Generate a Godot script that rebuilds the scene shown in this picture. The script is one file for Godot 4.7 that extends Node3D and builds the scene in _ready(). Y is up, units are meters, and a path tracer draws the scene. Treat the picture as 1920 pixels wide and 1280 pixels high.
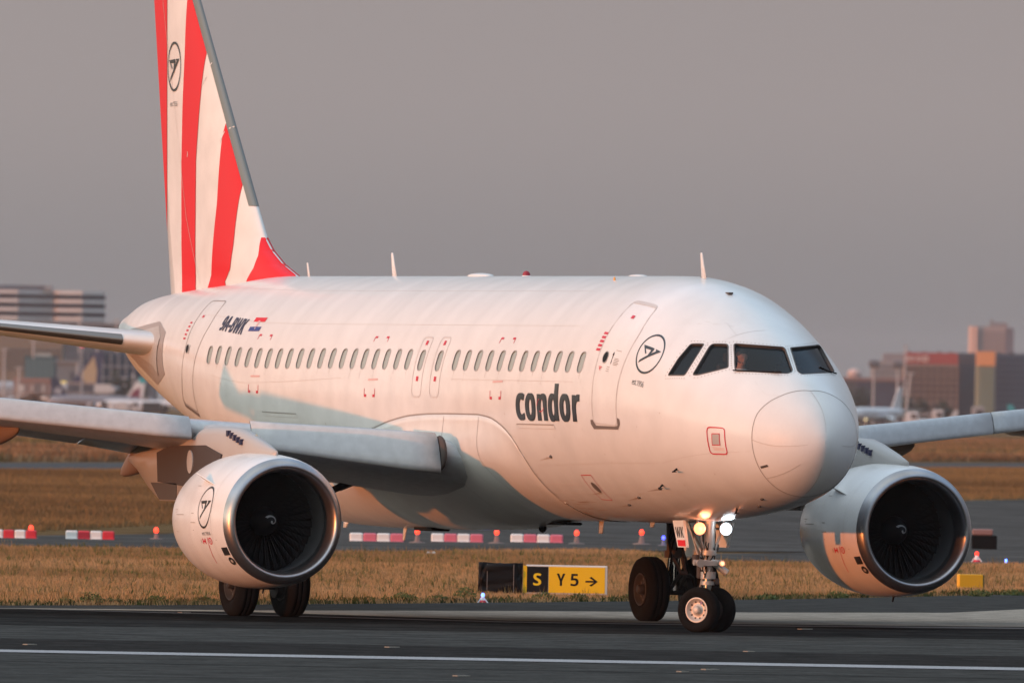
extends Node3D
# Airliner taxiing at sunset. Aircraft frame: nose tip at x = 0, s = -x runs aft, y up, z to starboard.

const CAM := Vector3(239.138, 3.974, 97.697)
const CAM_YAW := 3.50950
const CAM_PITCH := 0.0031
const CAM_ROLL := 0.0183
const FOCAL_PX := 29624.22
var fwd: Vector3
var rgt: Vector3
var upv: Vector3
var st: SurfaceTool
var rng := RandomNumberGenerator.new()
var names := {}
var plane: Node3D
var MT := {}

# ------------------------------------------------------------------ light, camera, sky
func setup_view() -> void:
	fwd = Vector3(cos(CAM_PITCH) * cos(CAM_YAW), sin(CAM_PITCH), cos(CAM_PITCH) * sin(CAM_YAW))
	var r := fwd.cross(Vector3.UP).normalized()
	var u := r.cross(fwd)
	rgt = r * cos(CAM_ROLL) + u * sin(CAM_ROLL)
	upv = -r * sin(CAM_ROLL) + u * cos(CAM_ROLL)
	var cam := Camera3D.new()
	cam.name = "camera"
	cam.transform = Transform3D(Basis(rgt, upv, -fwd), CAM)
	cam.near = 1.0
	cam.far = 20000.0
	cam.fov = rad_to_deg(2.0 * atan(640.0 / FOCAL_PX))
	var ca := CameraAttributesPhysical.new()
	ca.frustum_focal_length = 24.0 / (2.0 * tan(atan(640.0 / FOCAL_PX)))
	ca.frustum_focus_distance = 266.0
	ca.frustum_near = 1.0
	ca.frustum_far = 20000.0
	ca.exposure_aperture = 5.6
	ca.exposure_multiplier = 1.0
	cam.attributes = ca
	add_child(cam)
	var we := WorldEnvironment.new()
	we.name = "world_environment"
	var e := Environment.new()
	e.background_mode = Environment.BG_SKY
	var sk := Sky.new()
	var pm := PanoramaSkyMaterial.new()
	pm.panorama = sky_image()
	pm.energy_multiplier = 1.0
	sk.sky_material = pm
	e.sky = sk
	e.tonemap_mode = Environment.TONE_MAPPER_LINEAR
	e.tonemap_exposure = 1.0
	e.background_energy_multiplier = 1.0
	e.fog_enabled = true
	e.fog_density = 0.000022
	e.fog_light_color = Color(0.80, 0.78, 0.80)
	e.sdfgi_enabled = true
	e.ssao_enabled = true
	e.ssil_enabled = true
	we.environment = e
	add_child(we)
	var sun := DirectionalLight3D.new()
	sun.name = "sun"
	sun.light_energy = 0.74
	sun.light_color = lin3(1.0, 0.245, 0.045)
	sun.light_angular_distance = 0.6
	sun.shadow_enabled = true
	var to_sun := Vector3(0.155, 0.030, 1.0).normalized()
	sun.transform = Transform3D(Basis.looking_at(-to_sun, Vector3.UP), Vector3(0, 50, 0))
	add_child(sun)

func lin3(r: float, g: float, b: float) -> Color:
	return Color(r, g, b).linear_to_srgb()

func sky_image() -> ImageTexture:
	# clear evening sky: mauve haze low on the side away from the sun, blue overhead, warm glow round the sun
	var w := 64
	var h := 2048
	var im := Image.create(w, h, false, Image.FORMAT_RGBF)
	for j in h:
		var el := 90.0 - (j + 0.5) / h * 180.0
		var e := maxf(el, 0.0)
		# anti-solar column
		var low := Vector3(0.215, 0.212, 0.222)
		var pink := Vector3(0.328, 0.289, 0.287)
		var mid := Vector3(0.265, 0.285, 0.33)
		var top := Vector3(0.90, 0.96, 1.00)
		var blue := Vector3(0.52, 0.74, 1.04)
		var c := low.lerp(pink, smoothstep(0.0, 1.15, e))
		c = c.lerp(mid, smoothstep(2.0, 18.0, e))
		c = c.lerp(blue, smoothstep(19.0, 34.0, e))
		c = c.lerp(top, smoothstep(36.0, 72.0, e))
		for i in w:
			var az := (i + 0.5) / w * TAU
			var cs := -cos(az)   # +1 towards +z (the sun), -1 away
			var k := pow(clampf(0.5 + 0.5 * cs, 0.0, 1.0), 5.0)
			var glow := Vector3(1.55, 1.40, 0.95) * exp(-e / 12.0) + Vector3(1.55, 1.62, 1.36) * exp(-e / 45.0)
			var col := c + glow * k * (0.35 + 0.65 * smoothstep(-1.0, 1.5, el))
			if el < 0.0:
				col = low
			im.set_pixel(i, j, Color(col.x, col.y, col.z))
	im.resize(1024, 2048, Image.INTERPOLATE_CUBIC)
	return ImageTexture.create_from_image(im)

# ------------------------------------------------------------------ helpers: places
func at(px: float, py: float, depth: float) -> Vector3:   # a spot in the place, by bearing and distance from the photographer
	var d := fwd + rgt * ((px - 960.0) / FOCAL_PX) + upv * ((640.0 - py) / FOCAL_PX)
	return CAM + d * depth

func ground(px: float, py: float, y := 0.0) -> Vector3:
	var d := fwd + rgt * ((px - 960.0) / FOCAL_PX) + upv * ((640.0 - py) / FOCAL_PX)
	return CAM + d * ((y - CAM.y) / d.y)

func terrain(p: Vector3) -> float:
	var d := (Vector2(p.x, p.z) - Vector2(CAM.x, CAM.z)).length()
	return 0.0 if d < 1000.0 else -(d - 1000.0) * 0.0012

# ------------------------------------------------------------------ helpers: materials
func mat(r: float, g: float, b: float, rough := 0.6, metal := 0.0, spec := 0.5) -> StandardMaterial3D:
	var m := StandardMaterial3D.new()
	m.albedo_color = lin3(r, g, b)
	m.roughness = rough
	m.metallic = metal
	m.metallic_specular = spec
	return m

func glow_mat(r: float, g: float, b: float, e: float) -> StandardMaterial3D:
	var m := mat(r, g, b, 0.4)
	m.emission_enabled = true
	m.emission = lin3(r, g, b)
	m.emission_energy_multiplier = e
	return m

func noise_tex(seed_: int, freq: float, lo: float, hi: float, fine := 0.0, size := 512) -> ImageTexture:
	var n := FastNoiseLite.new()
	n.seed = seed_
	n.frequency = freq
	n.fractal_octaves = 4
	var a := n.get_seamless_image(size, size).get_data()
	var n2 := FastNoiseLite.new()
	n2.seed = seed_ + 7
	n2.frequency = 0.22
	n2.fractal_octaves = 2
	var b := n2.get_seamless_image(size, size).get_data()
	var o := PackedByteArray()
	o.resize(size * size * 3)
	for i in size * size:
		var v := lerpf(lo, hi, a[i] / 255.0) + fine * (b[i] / 255.0 - 0.5)
		var k := int(clampf(v, 0.0, 1.0) * 255.0)
		o[i * 3] = k
		o[i * 3 + 1] = k
		o[i * 3 + 2] = k
	return ImageTexture.create_from_image(Image.create_from_data(size, size, false, Image.FORMAT_RGB8, o))

func textured(m: StandardMaterial3D, t: Texture2D, scale: float, world := true) -> StandardMaterial3D:
	m.albedo_texture = t
	m.uv1_triplanar = true
	m.uv1_world_triplanar = world
	m.uv1_scale = Vector3.ONE * scale
	return m

# ------------------------------------------------------------------ helpers: nodes
func numbered(n: String) -> String:
	if not names.has(n):
		names[n] = 0
		return n
	names[n] += 1
	return "%s_%03d" % [n, names[n]]

func tag(o: Node3D, label: String, category: String, group := "") -> Node3D:
	o.set_meta("label", label)
	o.set_meta("category", category)
	if group != "":
		o.set_meta("group", group)
	return o

func thing(called: String, label: String, category: String, pos := Vector3.ZERO, turn := 0.0, group := "") -> Node3D:
	var o := Node3D.new()
	o.name = numbered(called)
	o.position = pos
	o.rotation.y = turn
	add_child(o)
	tag(o, label, category, group)
	return o

func part_name(parent: Node, n: String) -> String:
	if not parent.has_node(NodePath(n)):
		return n
	var i := 1
	while parent.has_node(NodePath("%s_%03d" % [n, i])):
		i += 1
	return "%s_%03d" % [n, i]

func put(called: String, mesh: Mesh, m: Material, parent: Node = null) -> MeshInstance3D:
	var o := MeshInstance3D.new()
	o.mesh = mesh
	if m:
		o.material_override = m
	if parent == null:
		o.name = numbered(called)
		add_child(o)
	else:
		o.name = part_name(parent, called)
		parent.add_child(o)
	return o

func struct(called: String, mesh: Mesh, m: Material) -> MeshInstance3D:
	var o := put(called, mesh, m)
	o.set_meta("kind", "structure")
	return o

# ------------------------------------------------------------------ helpers: meshes
func B() -> void:
	st = SurfaceTool.new()
	st.begin(Mesh.PRIMITIVE_TRIANGLES)
	st.set_smooth_group(-1)

func tri(a: Vector3, b: Vector3, c: Vector3) -> void:   # counter-clockwise seen from outside
	st.add_vertex(a)
	st.add_vertex(c)
	st.add_vertex(b)

func quad(a: Vector3, b: Vector3, c: Vector3, d: Vector3) -> void:
	tri(a, b, c)
	tri(a, c, d)

func done() -> ArrayMesh:
	st.generate_normals()
	return st.commit()

func smooth(g: int) -> void:
	st.set_smooth_group(g)

func loft(rings: Array, closed := true, cap0 := false, cap1 := false, flip := false) -> void:
	var n: int = rings[0].size()
	var m := n if closed else n - 1
	for i in rings.size() - 1:
		var A: PackedVector3Array = rings[i]
		var C: PackedVector3Array = rings[i + 1]
		for j in m:
			var k := (j + 1) % n
			if flip:
				quad(A[j], C[j], C[k], A[k])
			else:
				quad(A[j], A[k], C[k], C[j])
	for w in 2:
		if (w == 0 and cap0) or (w == 1 and cap1):
			var R: PackedVector3Array = rings[0] if w == 0 else rings[rings.size() - 1]
			var c := Vector3.ZERO
			for p in R:
				c += p
			c /= R.size()
			for j in n:
				var k2 := (j + 1) % n
				if (w == 0) != flip:
					tri(c, R[k2], R[j])
				else:
					tri(c, R[j], R[k2])

func box(c: Vector3, size: Vector3, bs := Basis.IDENTITY, bev := 0.0) -> void:
	var h := size * 0.5
	if bev <= 0.0:
		var p := []
		for i in 8:
			p.append(c + bs * Vector3(h.x if i & 1 else -h.x, h.y if i & 2 else -h.y, h.z if i & 4 else -h.z))
		quad(p[4], p[5], p[7], p[6])
		quad(p[1], p[0], p[2], p[3])
		quad(p[5], p[1], p[3], p[7])
		quad(p[0], p[4], p[6], p[2])
		quad(p[6], p[7], p[3], p[2])
		quad(p[0], p[1], p[5], p[4])
		return
	var rings := []
	for yy in [[-h.y, bev], [-h.y + bev, 0.0], [h.y - bev, 0.0], [h.y, bev]]:
		var r := PackedVector3Array()
		var x: float = h.x - yy[1]
		var z: float = h.z - yy[1]
		for q in [[-x + bev, z], [x - bev, z], [x, z - bev], [x, -z + bev], [x - bev, -z], [-x + bev, -z], [-x, -z + bev], [-x, z - bev]]:
			r.append(c + bs * Vector3(q[0], yy[0], q[1]))
		rings.append(r)
	loft(rings, true, true, true)

func cyl(a: Vector3, b: Vector3, ra: float, rb := -1.0, n := 14, caps := true) -> void:
	if rb < 0.0:
		rb = ra
	var d := (b - a).normalized()
	var x := d.cross(Vector3.UP if absf(d.y) < 0.9 else Vector3.RIGHT).normalized()
	var y := d.cross(x)
	var r0 := PackedVector3Array()
	var r1 := PackedVector3Array()
	for i in n:
		var t := TAU * i / n
		r0.append(a + (x * cos(t) + y * sin(t)) * ra)
		r1.append(b + (x * cos(t) + y * sin(t)) * rb)
	smooth(1)
	loft([r0, r1])
	smooth(-1)
	if caps:
		loft([r0], true, true, false)
		loft([r1], true, false, true)

func lathe(prof: Array, o: Vector3, axis: Vector3, n := 40) -> void:   # prof: [along, radius]
	var d := axis.normalized()
	var x := d.cross(Vector3.UP if absf(d.y) < 0.9 else Vector3.RIGHT).normalized()
	var y := d.cross(x)
	var rings := []
	for p in prof:
		var r := PackedVector3Array()
		for i in n:
			var t := TAU * i / n
			r.append(o + d * p[0] + (x * cos(t) + y * sin(t)) * p[1])
		rings.append(r)
	smooth(1)
	loft(rings)
	smooth(-1)

func ball(c: Vector3, r: Vector3, n := 12) -> void:
	var rings := []
	for i in n + 1:
		var a := PI * i / n
		var ring := PackedVector3Array()
		for j in n * 2:
			var t := TAU * j / (n * 2)
			ring.append(c + Vector3(r.x * sin(a) * cos(t), -r.y * cos(a), -r.z * sin(a) * sin(t)))
		rings.append(ring)
	smooth(1)
	loft(rings)
	smooth(-1)

func prism(poly: PackedVector2Array, fn: Callable, t0: float, t1: float) -> void:   # fn(point2, t) -> Vector3
	var idx := Geometry2D.triangulate_polygon(poly)
	var n := poly.size()
	for i in range(0, idx.size(), 3):
		var a := poly[idx[i]]
		var b := poly[idx[i + 1]]
		var c := poly[idx[i + 2]]
		tri(fn.call(a, t1), fn.call(b, t1), fn.call(c, t1))
		tri(fn.call(a, t0), fn.call(c, t0), fn.call(b, t0))
	for i in n:
		var k := (i + 1) % n
		quad(fn.call(poly[i], t0), fn.call(poly[k], t0), fn.call(poly[k], t1), fn.call(poly[i], t1))

func pv(a: Array) -> PackedVector2Array:
	var o := PackedVector2Array()
	for i in range(0, a.size(), 2):
		o.append(Vector2(a[i], a[i + 1]))
	return o

# ------------------------------------------------------------------ fuselage shape
class Curve1:
	var xs: PackedFloat64Array
	var ys: PackedFloat64Array
	var ms: PackedFloat64Array
	func _init(t: Array, root := true) -> void:
		for p in t:
			xs.append(sqrt(p[0]) if root else float(p[0]))
			ys.append(p[1])
		var n := xs.size()
		ms.resize(n)
		for i in range(1, n - 1):
			var h0 := xs[i] - xs[i - 1]
			var h1 := xs[i + 1] - xs[i]
			var d0 := (ys[i] - ys[i - 1]) / h0
			var d1 := (ys[i + 1] - ys[i]) / h1
			if d0 * d1 > 0.0:
				var w1 := 2.0 * h1 + h0
				var w2 := h1 + 2.0 * h0
				ms[i] = (w1 + w2) / (w1 / d0 + w2 / d1)
		ms[0] = (ys[1] - ys[0]) / (xs[1] - xs[0])
		ms[n - 1] = (ys[n - 1] - ys[n - 2]) / (xs[n - 1] - xs[n - 2])
	func at(x: float) -> float:
		var n := xs.size()
		x = clampf(x, xs[0], xs[n - 1])
		var i := clampi(xs.bsearch(x, false) - 1, 0, n - 2)
		var h := xs[i + 1] - xs[i]
		var t := (x - xs[i]) / h
		return ys[i] * (1 + 2 * t) * (1 - t) * (1 - t) + ms[i] * h * t * (1 - t) * (1 - t) + ys[i + 1] * t * t * (3 - 2 * t) + ms[i + 1] * h * t * t * (t - 1)

var cT: Curve1
var cB: Curve1
var cH: Curve1
var cY: Curve1
var cR: Curve1
var cF: Curve1
const LEN := 33.84

func init_shape() -> void:
	cT = Curve1.new([[0, 3.236], [0.05, 3.436], [0.25, 3.724], [0.5, 3.931], [1, 4.238], [1.5, 4.49], [2, 4.745], [2.5, 4.985], [3, 5.21], [3.5, 5.43], [4, 5.615], [5, 5.851], [6, 5.935], [7, 5.94], [25, 5.94], [28, 5.79], [30, 5.69], [32, 5.54], [33.84, 5.20]])
	cB = Curve1.new([[0, 3.235], [0.05, 3.021], [0.25, 2.73], [0.5, 2.519], [1, 2.29], [1.5, 2.185], [2, 2.105], [3, 1.995], [4, 1.91], [5, 1.855], [6, 1.815], [7, 1.80], [19, 1.80], [21, 1.83], [24, 2.18], [28, 3.02], [31, 3.79], [33.84, 4.56]])
	cH = Curve1.new([[0, 0.0], [0.05, 0.175], [0.25, 0.472], [0.5, 0.693], [1, 0.985], [1.5, 1.21], [2, 1.40], [3, 1.655], [4, 1.80], [5, 1.915], [6, 1.965], [7, 1.975], [19.5, 1.975], [22, 1.955], [25, 1.797], [28, 1.466], [31, 1.004], [33.84, 0.24]])
	cY = Curve1.new([[0, 3.236], [0.5, 3.24], [1, 3.30], [2, 3.48], [3, 3.62], [4, 3.73], [6, 3.86], [7, 3.87], [19, 3.87], [22, 3.9], [25, 4.163], [28, 4.498], [31, 4.696], [33.84, 4.85]])
	cR = Curve1.new([[0.0, 0.69], [0.6, 0.775], [0.85, 0.84], [1.2, 0.90], [1.9, 0.893], [3.1416, 0.91]], false)
	cF = Curve1.new([[9.0, 2.6], [9.15, 2.13], [9.39, 1.92], [9.85, 1.80], [10.3, 1.748], [10.92, 1.728], [11.9, 1.728], [12.96, 1.732], [14, 1.749], [15.09, 1.80], [16.04, 1.871], [18, 2.0], [20, 2.16], [22, 2.5], [23.2, 2.95]], false)

func hull(s: float, phi: float) -> Vector3:
	var k := sqrt(maxf(s, 0.0))
	var t := cT.at(k)
	var b := cB.at(k)
	var yc := cY.at(k)
	var c := cos(phi)
	return Vector3(-s, yc + ((t - yc) * c if c > 0.0 else (yc - b) * c), cH.at(k) * sin(phi))

func hull_n(s: float, phi: float) -> Vector3:
	var s0 := maxf(s - 0.01, 0.0001)
	var a := hull(s + 0.01, phi) - hull(s0, phi)
	var b := hull(s, phi + 0.005) - hull(s, phi - 0.005)
	var n := b.cross(a)
	if n.length() < 1e-9:
		return Vector3.RIGHT
	n = n.normalized()
	var c := hull(s, phi)
	if n.dot(Vector3(0.0, c.y - cY.at(sqrt(s)), c.z)) < -1e-4 and s > 0.2:
		n = -n
	elif s <= 0.2 and n.x < 0.0:
		n = -n
	return n

func hv(s: float, phi: float, off: float) -> void:
	var n := hull_n(s, phi)
	st.set_normal(n)
	st.add_vertex(hull(s, phi) + n * off)

func on_hull(tris: PackedVector2Array, off := 0.004, step := 0.12) -> void:
	# lay flat triangles given in (s, phi) on the skin, cut fine enough to follow its curve
	for i in range(0, tris.size(), 3):
		lay(tris[i], tris[i + 1], tris[i + 2], off, step, 0)

func lay(a: Vector2, b: Vector2, c: Vector2, off: float, step: float, depth: int) -> void:
	var k := Vector2(1.0, 1.9)
	var lab := ((b - a) * k).length()
	var lbc := ((c - b) * k).length()
	var lca := ((a - c) * k).length()
	var m := maxf(lab, maxf(lbc, lca))
	if m > step * 2.0 and depth < 12:
		if m == lab:
			var p := (a + b) * 0.5
			lay(a, p, c, off, step, depth + 1)
			lay(p, b, c, off, step, depth + 1)
		elif m == lbc:
			var p2 := (b + c) * 0.5
			lay(a, b, p2, off, step, depth + 1)
			lay(a, p2, c, off, step, depth + 1)
		else:
			var p3 := (c + a) * 0.5
			lay(a, b, p3, off, step, depth + 1)
			lay(p3, b, c, off, step, depth + 1)
		return
	# orient so that the face looks outwards
	var A := hull(a.x, a.y)
	var Bq := hull(b.x, b.y)
	var Cq := hull(c.x, c.y)
	var nn := (Bq - A).cross(Cq - A)
	var n0 := hull_n((a.x + b.x + c.x) / 3.0, (a.y + b.y + c.y) / 3.0)
	hv(a.x, a.y, off)
	if nn.dot(n0) > 0.0:
		hv(c.x, c.y, off)
		hv(b.x, b.y, off)
	else:
		hv(b.x, b.y, off)
		hv(c.x, c.y, off)

func poly_tris(p: PackedVector2Array) -> PackedVector2Array:
	var o := PackedVector2Array()
	for i in Geometry2D.triangulate_polygon(p):
		o.append(p[i])
	return o

func stroke(p: PackedVector2Array, w: float, closed: bool, k := Vector2(1.0, 1.95)) -> PackedVector2Array:
	# a painted line of width w metres along p, as triangles
	var o := PackedVector2Array()
	var n := p.size()
	var L := PackedVector2Array()
	var R := PackedVector2Array()
	for i in n:
		var q := p[i] * k
		var q0 := (p[(i - 1 + n) % n] if closed or i > 0 else p[i] * 2.0 - p[i + 1]) * k
		var q1 := (p[(i + 1) % n] if closed or i < n - 1 else p[i] * 2.0 - p[i - 1]) * k
		var d0 := (q - q0).normalized().orthogonal()
		var d1 := (q1 - q).normalized().orthogonal()
		var d := (d0 + d1).normalized()
		var f := 0.5 * w / maxf(0.45, d.dot(d1))
		L.append((q + d * f) / k)
		R.append((q - d * f) / k)
	for i in (n if closed else n - 1):
		var j := (i + 1) % n
		o.append_array([L[i], R[i], R[j], L[i], R[j], L[j]])
	return o

func rounded(p: PackedVector2Array, r: float, k := Vector2(1.0, 1.95), seg := 4) -> PackedVector2Array:
	var o := PackedVector2Array()
	var n := p.size()
	for i in n:
		var q := p[i] * k
		var a := p[(i - 1 + n) % n] * k - q
		var b := p[(i + 1) % n] * k - q
		var rr := minf(r, minf(a.length(), b.length()) * 0.45)
		var A := q + a.normalized() * rr
		var C := q + b.normalized() * rr
		for j in seg + 1:
			var t := float(j) / seg
			o.append(A.lerp(q, t).lerp(q.lerp(C, t), t) / k)
	return o

func ellipse(c: Vector2, r: Vector2, n := 20) -> PackedVector2Array:
	var o := PackedVector2Array()
	for i in n:
		o.append(c + Vector2(cos(TAU * i / n), sin(TAU * i / n)) * r)
	return o

func ring(c: Vector2, r: Vector2, ri: Vector2, n := 48) -> PackedVector2Array:
	var o := PackedVector2Array()
	var a := ellipse(c, r, n)
	var b := ellipse(c, ri, n)
	for i in n:
		var j := (i + 1) % n
		o.append_array([a[i], b[i], b[j], a[i], b[j], a[j]])
	return o

func decal(called: String, tris: PackedVector2Array, m: Material, parent: Node, off := 0.004, step := 0.12) -> MeshInstance3D:
	st = SurfaceTool.new()
	st.begin(Mesh.PRIMITIVE_TRIANGLES)
	on_hull(tris, off, step)
	return put(called, st.commit(), m, parent)

func text_tris(s: String, bold := true, mono := false) -> PackedVector2Array:   # scaled into the unit square, y up
	var f := SystemFont.new()
	f.font_names = PackedStringArray(["Droid Sans Mono" if mono else "Droid Sans"])
	f.font_weight = 700 if bold else 400
	var t := TextMesh.new()
	t.text = s
	t.font = f
	t.font_size = 64
	t.depth = 0.05
	t.pixel_size = 0.02
	t.curve_step = 1.0
	var o := PackedVector2Array()
	for sf in t.get_surface_count():
		var ar := t.surface_get_arrays(sf)
		var v: PackedVector3Array = ar[Mesh.ARRAY_VERTEX]
		var nn: PackedVector3Array = ar[Mesh.ARRAY_NORMAL]
		var ix: PackedInt32Array = ar[Mesh.ARRAY_INDEX]
		for i in range(0, ix.size(), 3):
			if nn[ix[i]].z > 0.9 and nn[ix[i + 1]].z > 0.9:
				for j in 3:
					o.append(Vector2(v[ix[i + j]].x, v[ix[i + j]].y))
	var lo := Vector2(1e9, 1e9)
	var hi := -lo
	for p in o:
		lo = lo.min(p)
		hi = hi.max(p)
	for i in o.size():
		o[i] = (o[i] - lo) / (hi - lo)
	return o

func placed(t: PackedVector2Array, x0: float, x1: float, y0: float, y1: float) -> PackedVector2Array:   # unit square -> x0..x1, y0 (bottom) .. y1 (top)
	var o := PackedVector2Array()
	for p in t:
		o.append(Vector2(lerpf(x0, x1, p.x), lerpf(y0, y1, p.y)))
	return o

func bird_polys() -> Array:
	return [pv([-.76, .26, .15, .30, .15, .16, -.62, .13]), pv([-.76, .26, -.60, .20, -.27, -.06, -.34, -.11]), pv([-.02, .2, .15, .25, .10, .02, -.02, -.12, -.12, -.20]), pv([-.60, -.60, -.55, -.44, .36, .20, .28, .30, .74, .31, .52, .14])]

func bird(c: Vector2, r: Vector2) -> PackedVector2Array:
	var o := PackedVector2Array()
	for p in bird_polys():
		for q in poly_tris(p):
			o.append(c + q * r)
	o.append_array(ring(c, r * 1.0, r * Vector2(0.93, 0.90)))
	return o

# ------------------------------------------------------------------ surfaces that carry paint: hull, fin, nacelle
var on := 0          # 0 hull, 1 fin starboard, 2 fin port, 3 nacelle
const FIN_Y := [5.5, 5.9, 5.946, 6.15, 6.4, 6.616, 7.182, 10.951, 11.76]
const FIN_S := [24.6, 24.9, 25.02, 25.75, 26.35, 26.681, 27.183, 30.417, 31.11]
const NAC := [[0.0, 0.93], [0.04, 1.0], [0.12, 1.045], [0.25, 1.08], [0.5, 1.11], [0.9, 1.135], [1.5, 1.145], [2.1, 1.11], [2.7, 1.015], [3.1, 0.91]]
var cN: Curve1

func fin_le(y: float) -> float:
	for i in FIN_Y.size() - 1:
		if y <= FIN_Y[i + 1]:
			return lerpf(FIN_S[i], FIN_S[i + 1], clampf((y - FIN_Y[i]) / (FIN_Y[i + 1] - FIN_Y[i]), 0, 1))
	return FIN_S[-1]

func fin_te(y: float) -> float:
	return 31.64 + 0.2208 * (y - 5.646)

func foil(x: float) -> float:   # half thickness over full thickness
	return 5.0 * (0.2969 * sqrt(x) - 0.126 * x - 0.3516 * x * x + 0.2843 * x * x * x - 0.1015 * x * x * x * x)

func fin_half(s: float, y: float) -> float:
	var l := fin_le(y)
	var x := clampf((s - l) / (fin_te(y) - l), 0.0, 1.0)
	return lerpf(0.24, 0.085, clampf((y - 5.5) / 6.26, 0.0, 1.0)) * 2.0 * foil(x) * 0.98

func S(p: Vector2) -> Vector3:
	match on:
		1: return Vector3(-p.x, p.y, fin_half(p.x, p.y))
		2: return Vector3(-p.x, p.y, -fin_half(p.x, p.y))
		3:
			var r := cN.at(p.x)
			return Vector3(-p.x, r * cos(p.y), r * sin(p.y))
	return hull(p.x, p.y)

func N(p: Vector2) -> Vector3:
	if on == 0:
		return hull_n(p.x, p.y)
	var e := 0.02
	var a := S(p + Vector2(e, 0)) - S(p - Vector2(e, 0))
	var b := S(p + Vector2(0, e)) - S(p - Vector2(0, e))
	var n := a.cross(b).normalized()
	var want := Vector3(0, 0, 1) if on == 1 else Vector3(0, 0, -1) if on == 2 else Vector3(0, cos(p.y), sin(p.y))
	return n if n.dot(want) > 0.0 else -n

func sv(p: Vector2, off: float) -> void:
	var n := N(p)
	st.set_normal(n)
	st.add_vertex(S(p) + n * off)

func skin(called: String, m: Material, parent: Node, rows: int, cols: int, s_at: Callable, holes: Array, off := 0.0) -> MeshInstance3D:
	# a stretch of hull as a grid in (s, phi) with exact openings for the windows
	st = SurfaceTool.new()
	st.begin(Mesh.PRIMITIVE_TRIANGLES)
	on = 0
	var boxes := []
	for h in holes:
		var r := Rect2(h[0], Vector2.ZERO)
		for p in h:
			r = r.expand(p)
		boxes.append(r)
	var P := []
	for i in rows + 1:
		var row := PackedVector2Array()
		for j in cols + 1:
			var phi := -PI + TAU * j / cols
			row.append(Vector2(s_at.call(float(i) / rows, phi), phi))
		P.append(row)
	for i in rows:
		for j in cols:
			var q := PackedVector2Array([P[i][j], P[i + 1][j], P[i + 1][j + 1], P[i][j + 1]])
			var rq := Rect2(q[0], Vector2.ZERO).expand(q[1]).expand(q[2]).expand(q[3])
			var pieces := [q]
			for k in holes.size():
				if boxes[k].intersects(rq):
					var next := []
					for piece in pieces:
						next.append_array(Geometry2D.clip_polygons(piece, holes[k]))
					pieces = next
			for piece in pieces:
				if piece == q and absf(q[0].x - q[1].x) < 1e-9:
					continue
				var ix := Geometry2D.triangulate_polygon(piece) if pieces.size() != 1 or piece.size() != 4 else PackedInt32Array([0, 1, 2, 0, 2, 3])
				for t in range(0, ix.size(), 3):
					var a: Vector2 = piece[ix[t]]
					var b: Vector2 = piece[ix[t + 1]]
					var c: Vector2 = piece[ix[t + 2]]
					# outside is seen with phi growing and s falling
					if (b - a).cross(c - a) > 0.0:
						hv(a.x, a.y, off); hv(c.x, c.y, off); hv(b.x, b.y, off)
					else:
						hv(a.x, a.y, off); hv(b.x, b.y, off); hv(c.x, c.y, off)
	return put(called, st.commit(), m, parent)

func reveal(p: PackedVector2Array, o0: float, o1: float) -> void:   # the edge of an opening, from o0 out to o1 in
	var c := Vector2.ZERO
	for q in p:
		c += q
	c /= p.size()
	var C := hull(c.x, c.y)
	for i in p.size():
		var a := p[i]
		var b := p[(i + 1) % p.size()]
		var A0 := hull(a.x, a.y) + hull_n(a.x, a.y) * o0
		var A1 := hull(a.x, a.y) + hull_n(a.x, a.y) * o1
		var B0 := hull(b.x, b.y) + hull_n(b.x, b.y) * o0
		var B1 := hull(b.x, b.y) + hull_n(b.x, b.y) * o1
		if (B0 - A0).cross(A1 - A0).dot(C - A0) > 0.0:
			quad(A0, B0, B1, A1)
		else:
			quad(A0, A1, B1, B0)

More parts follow.
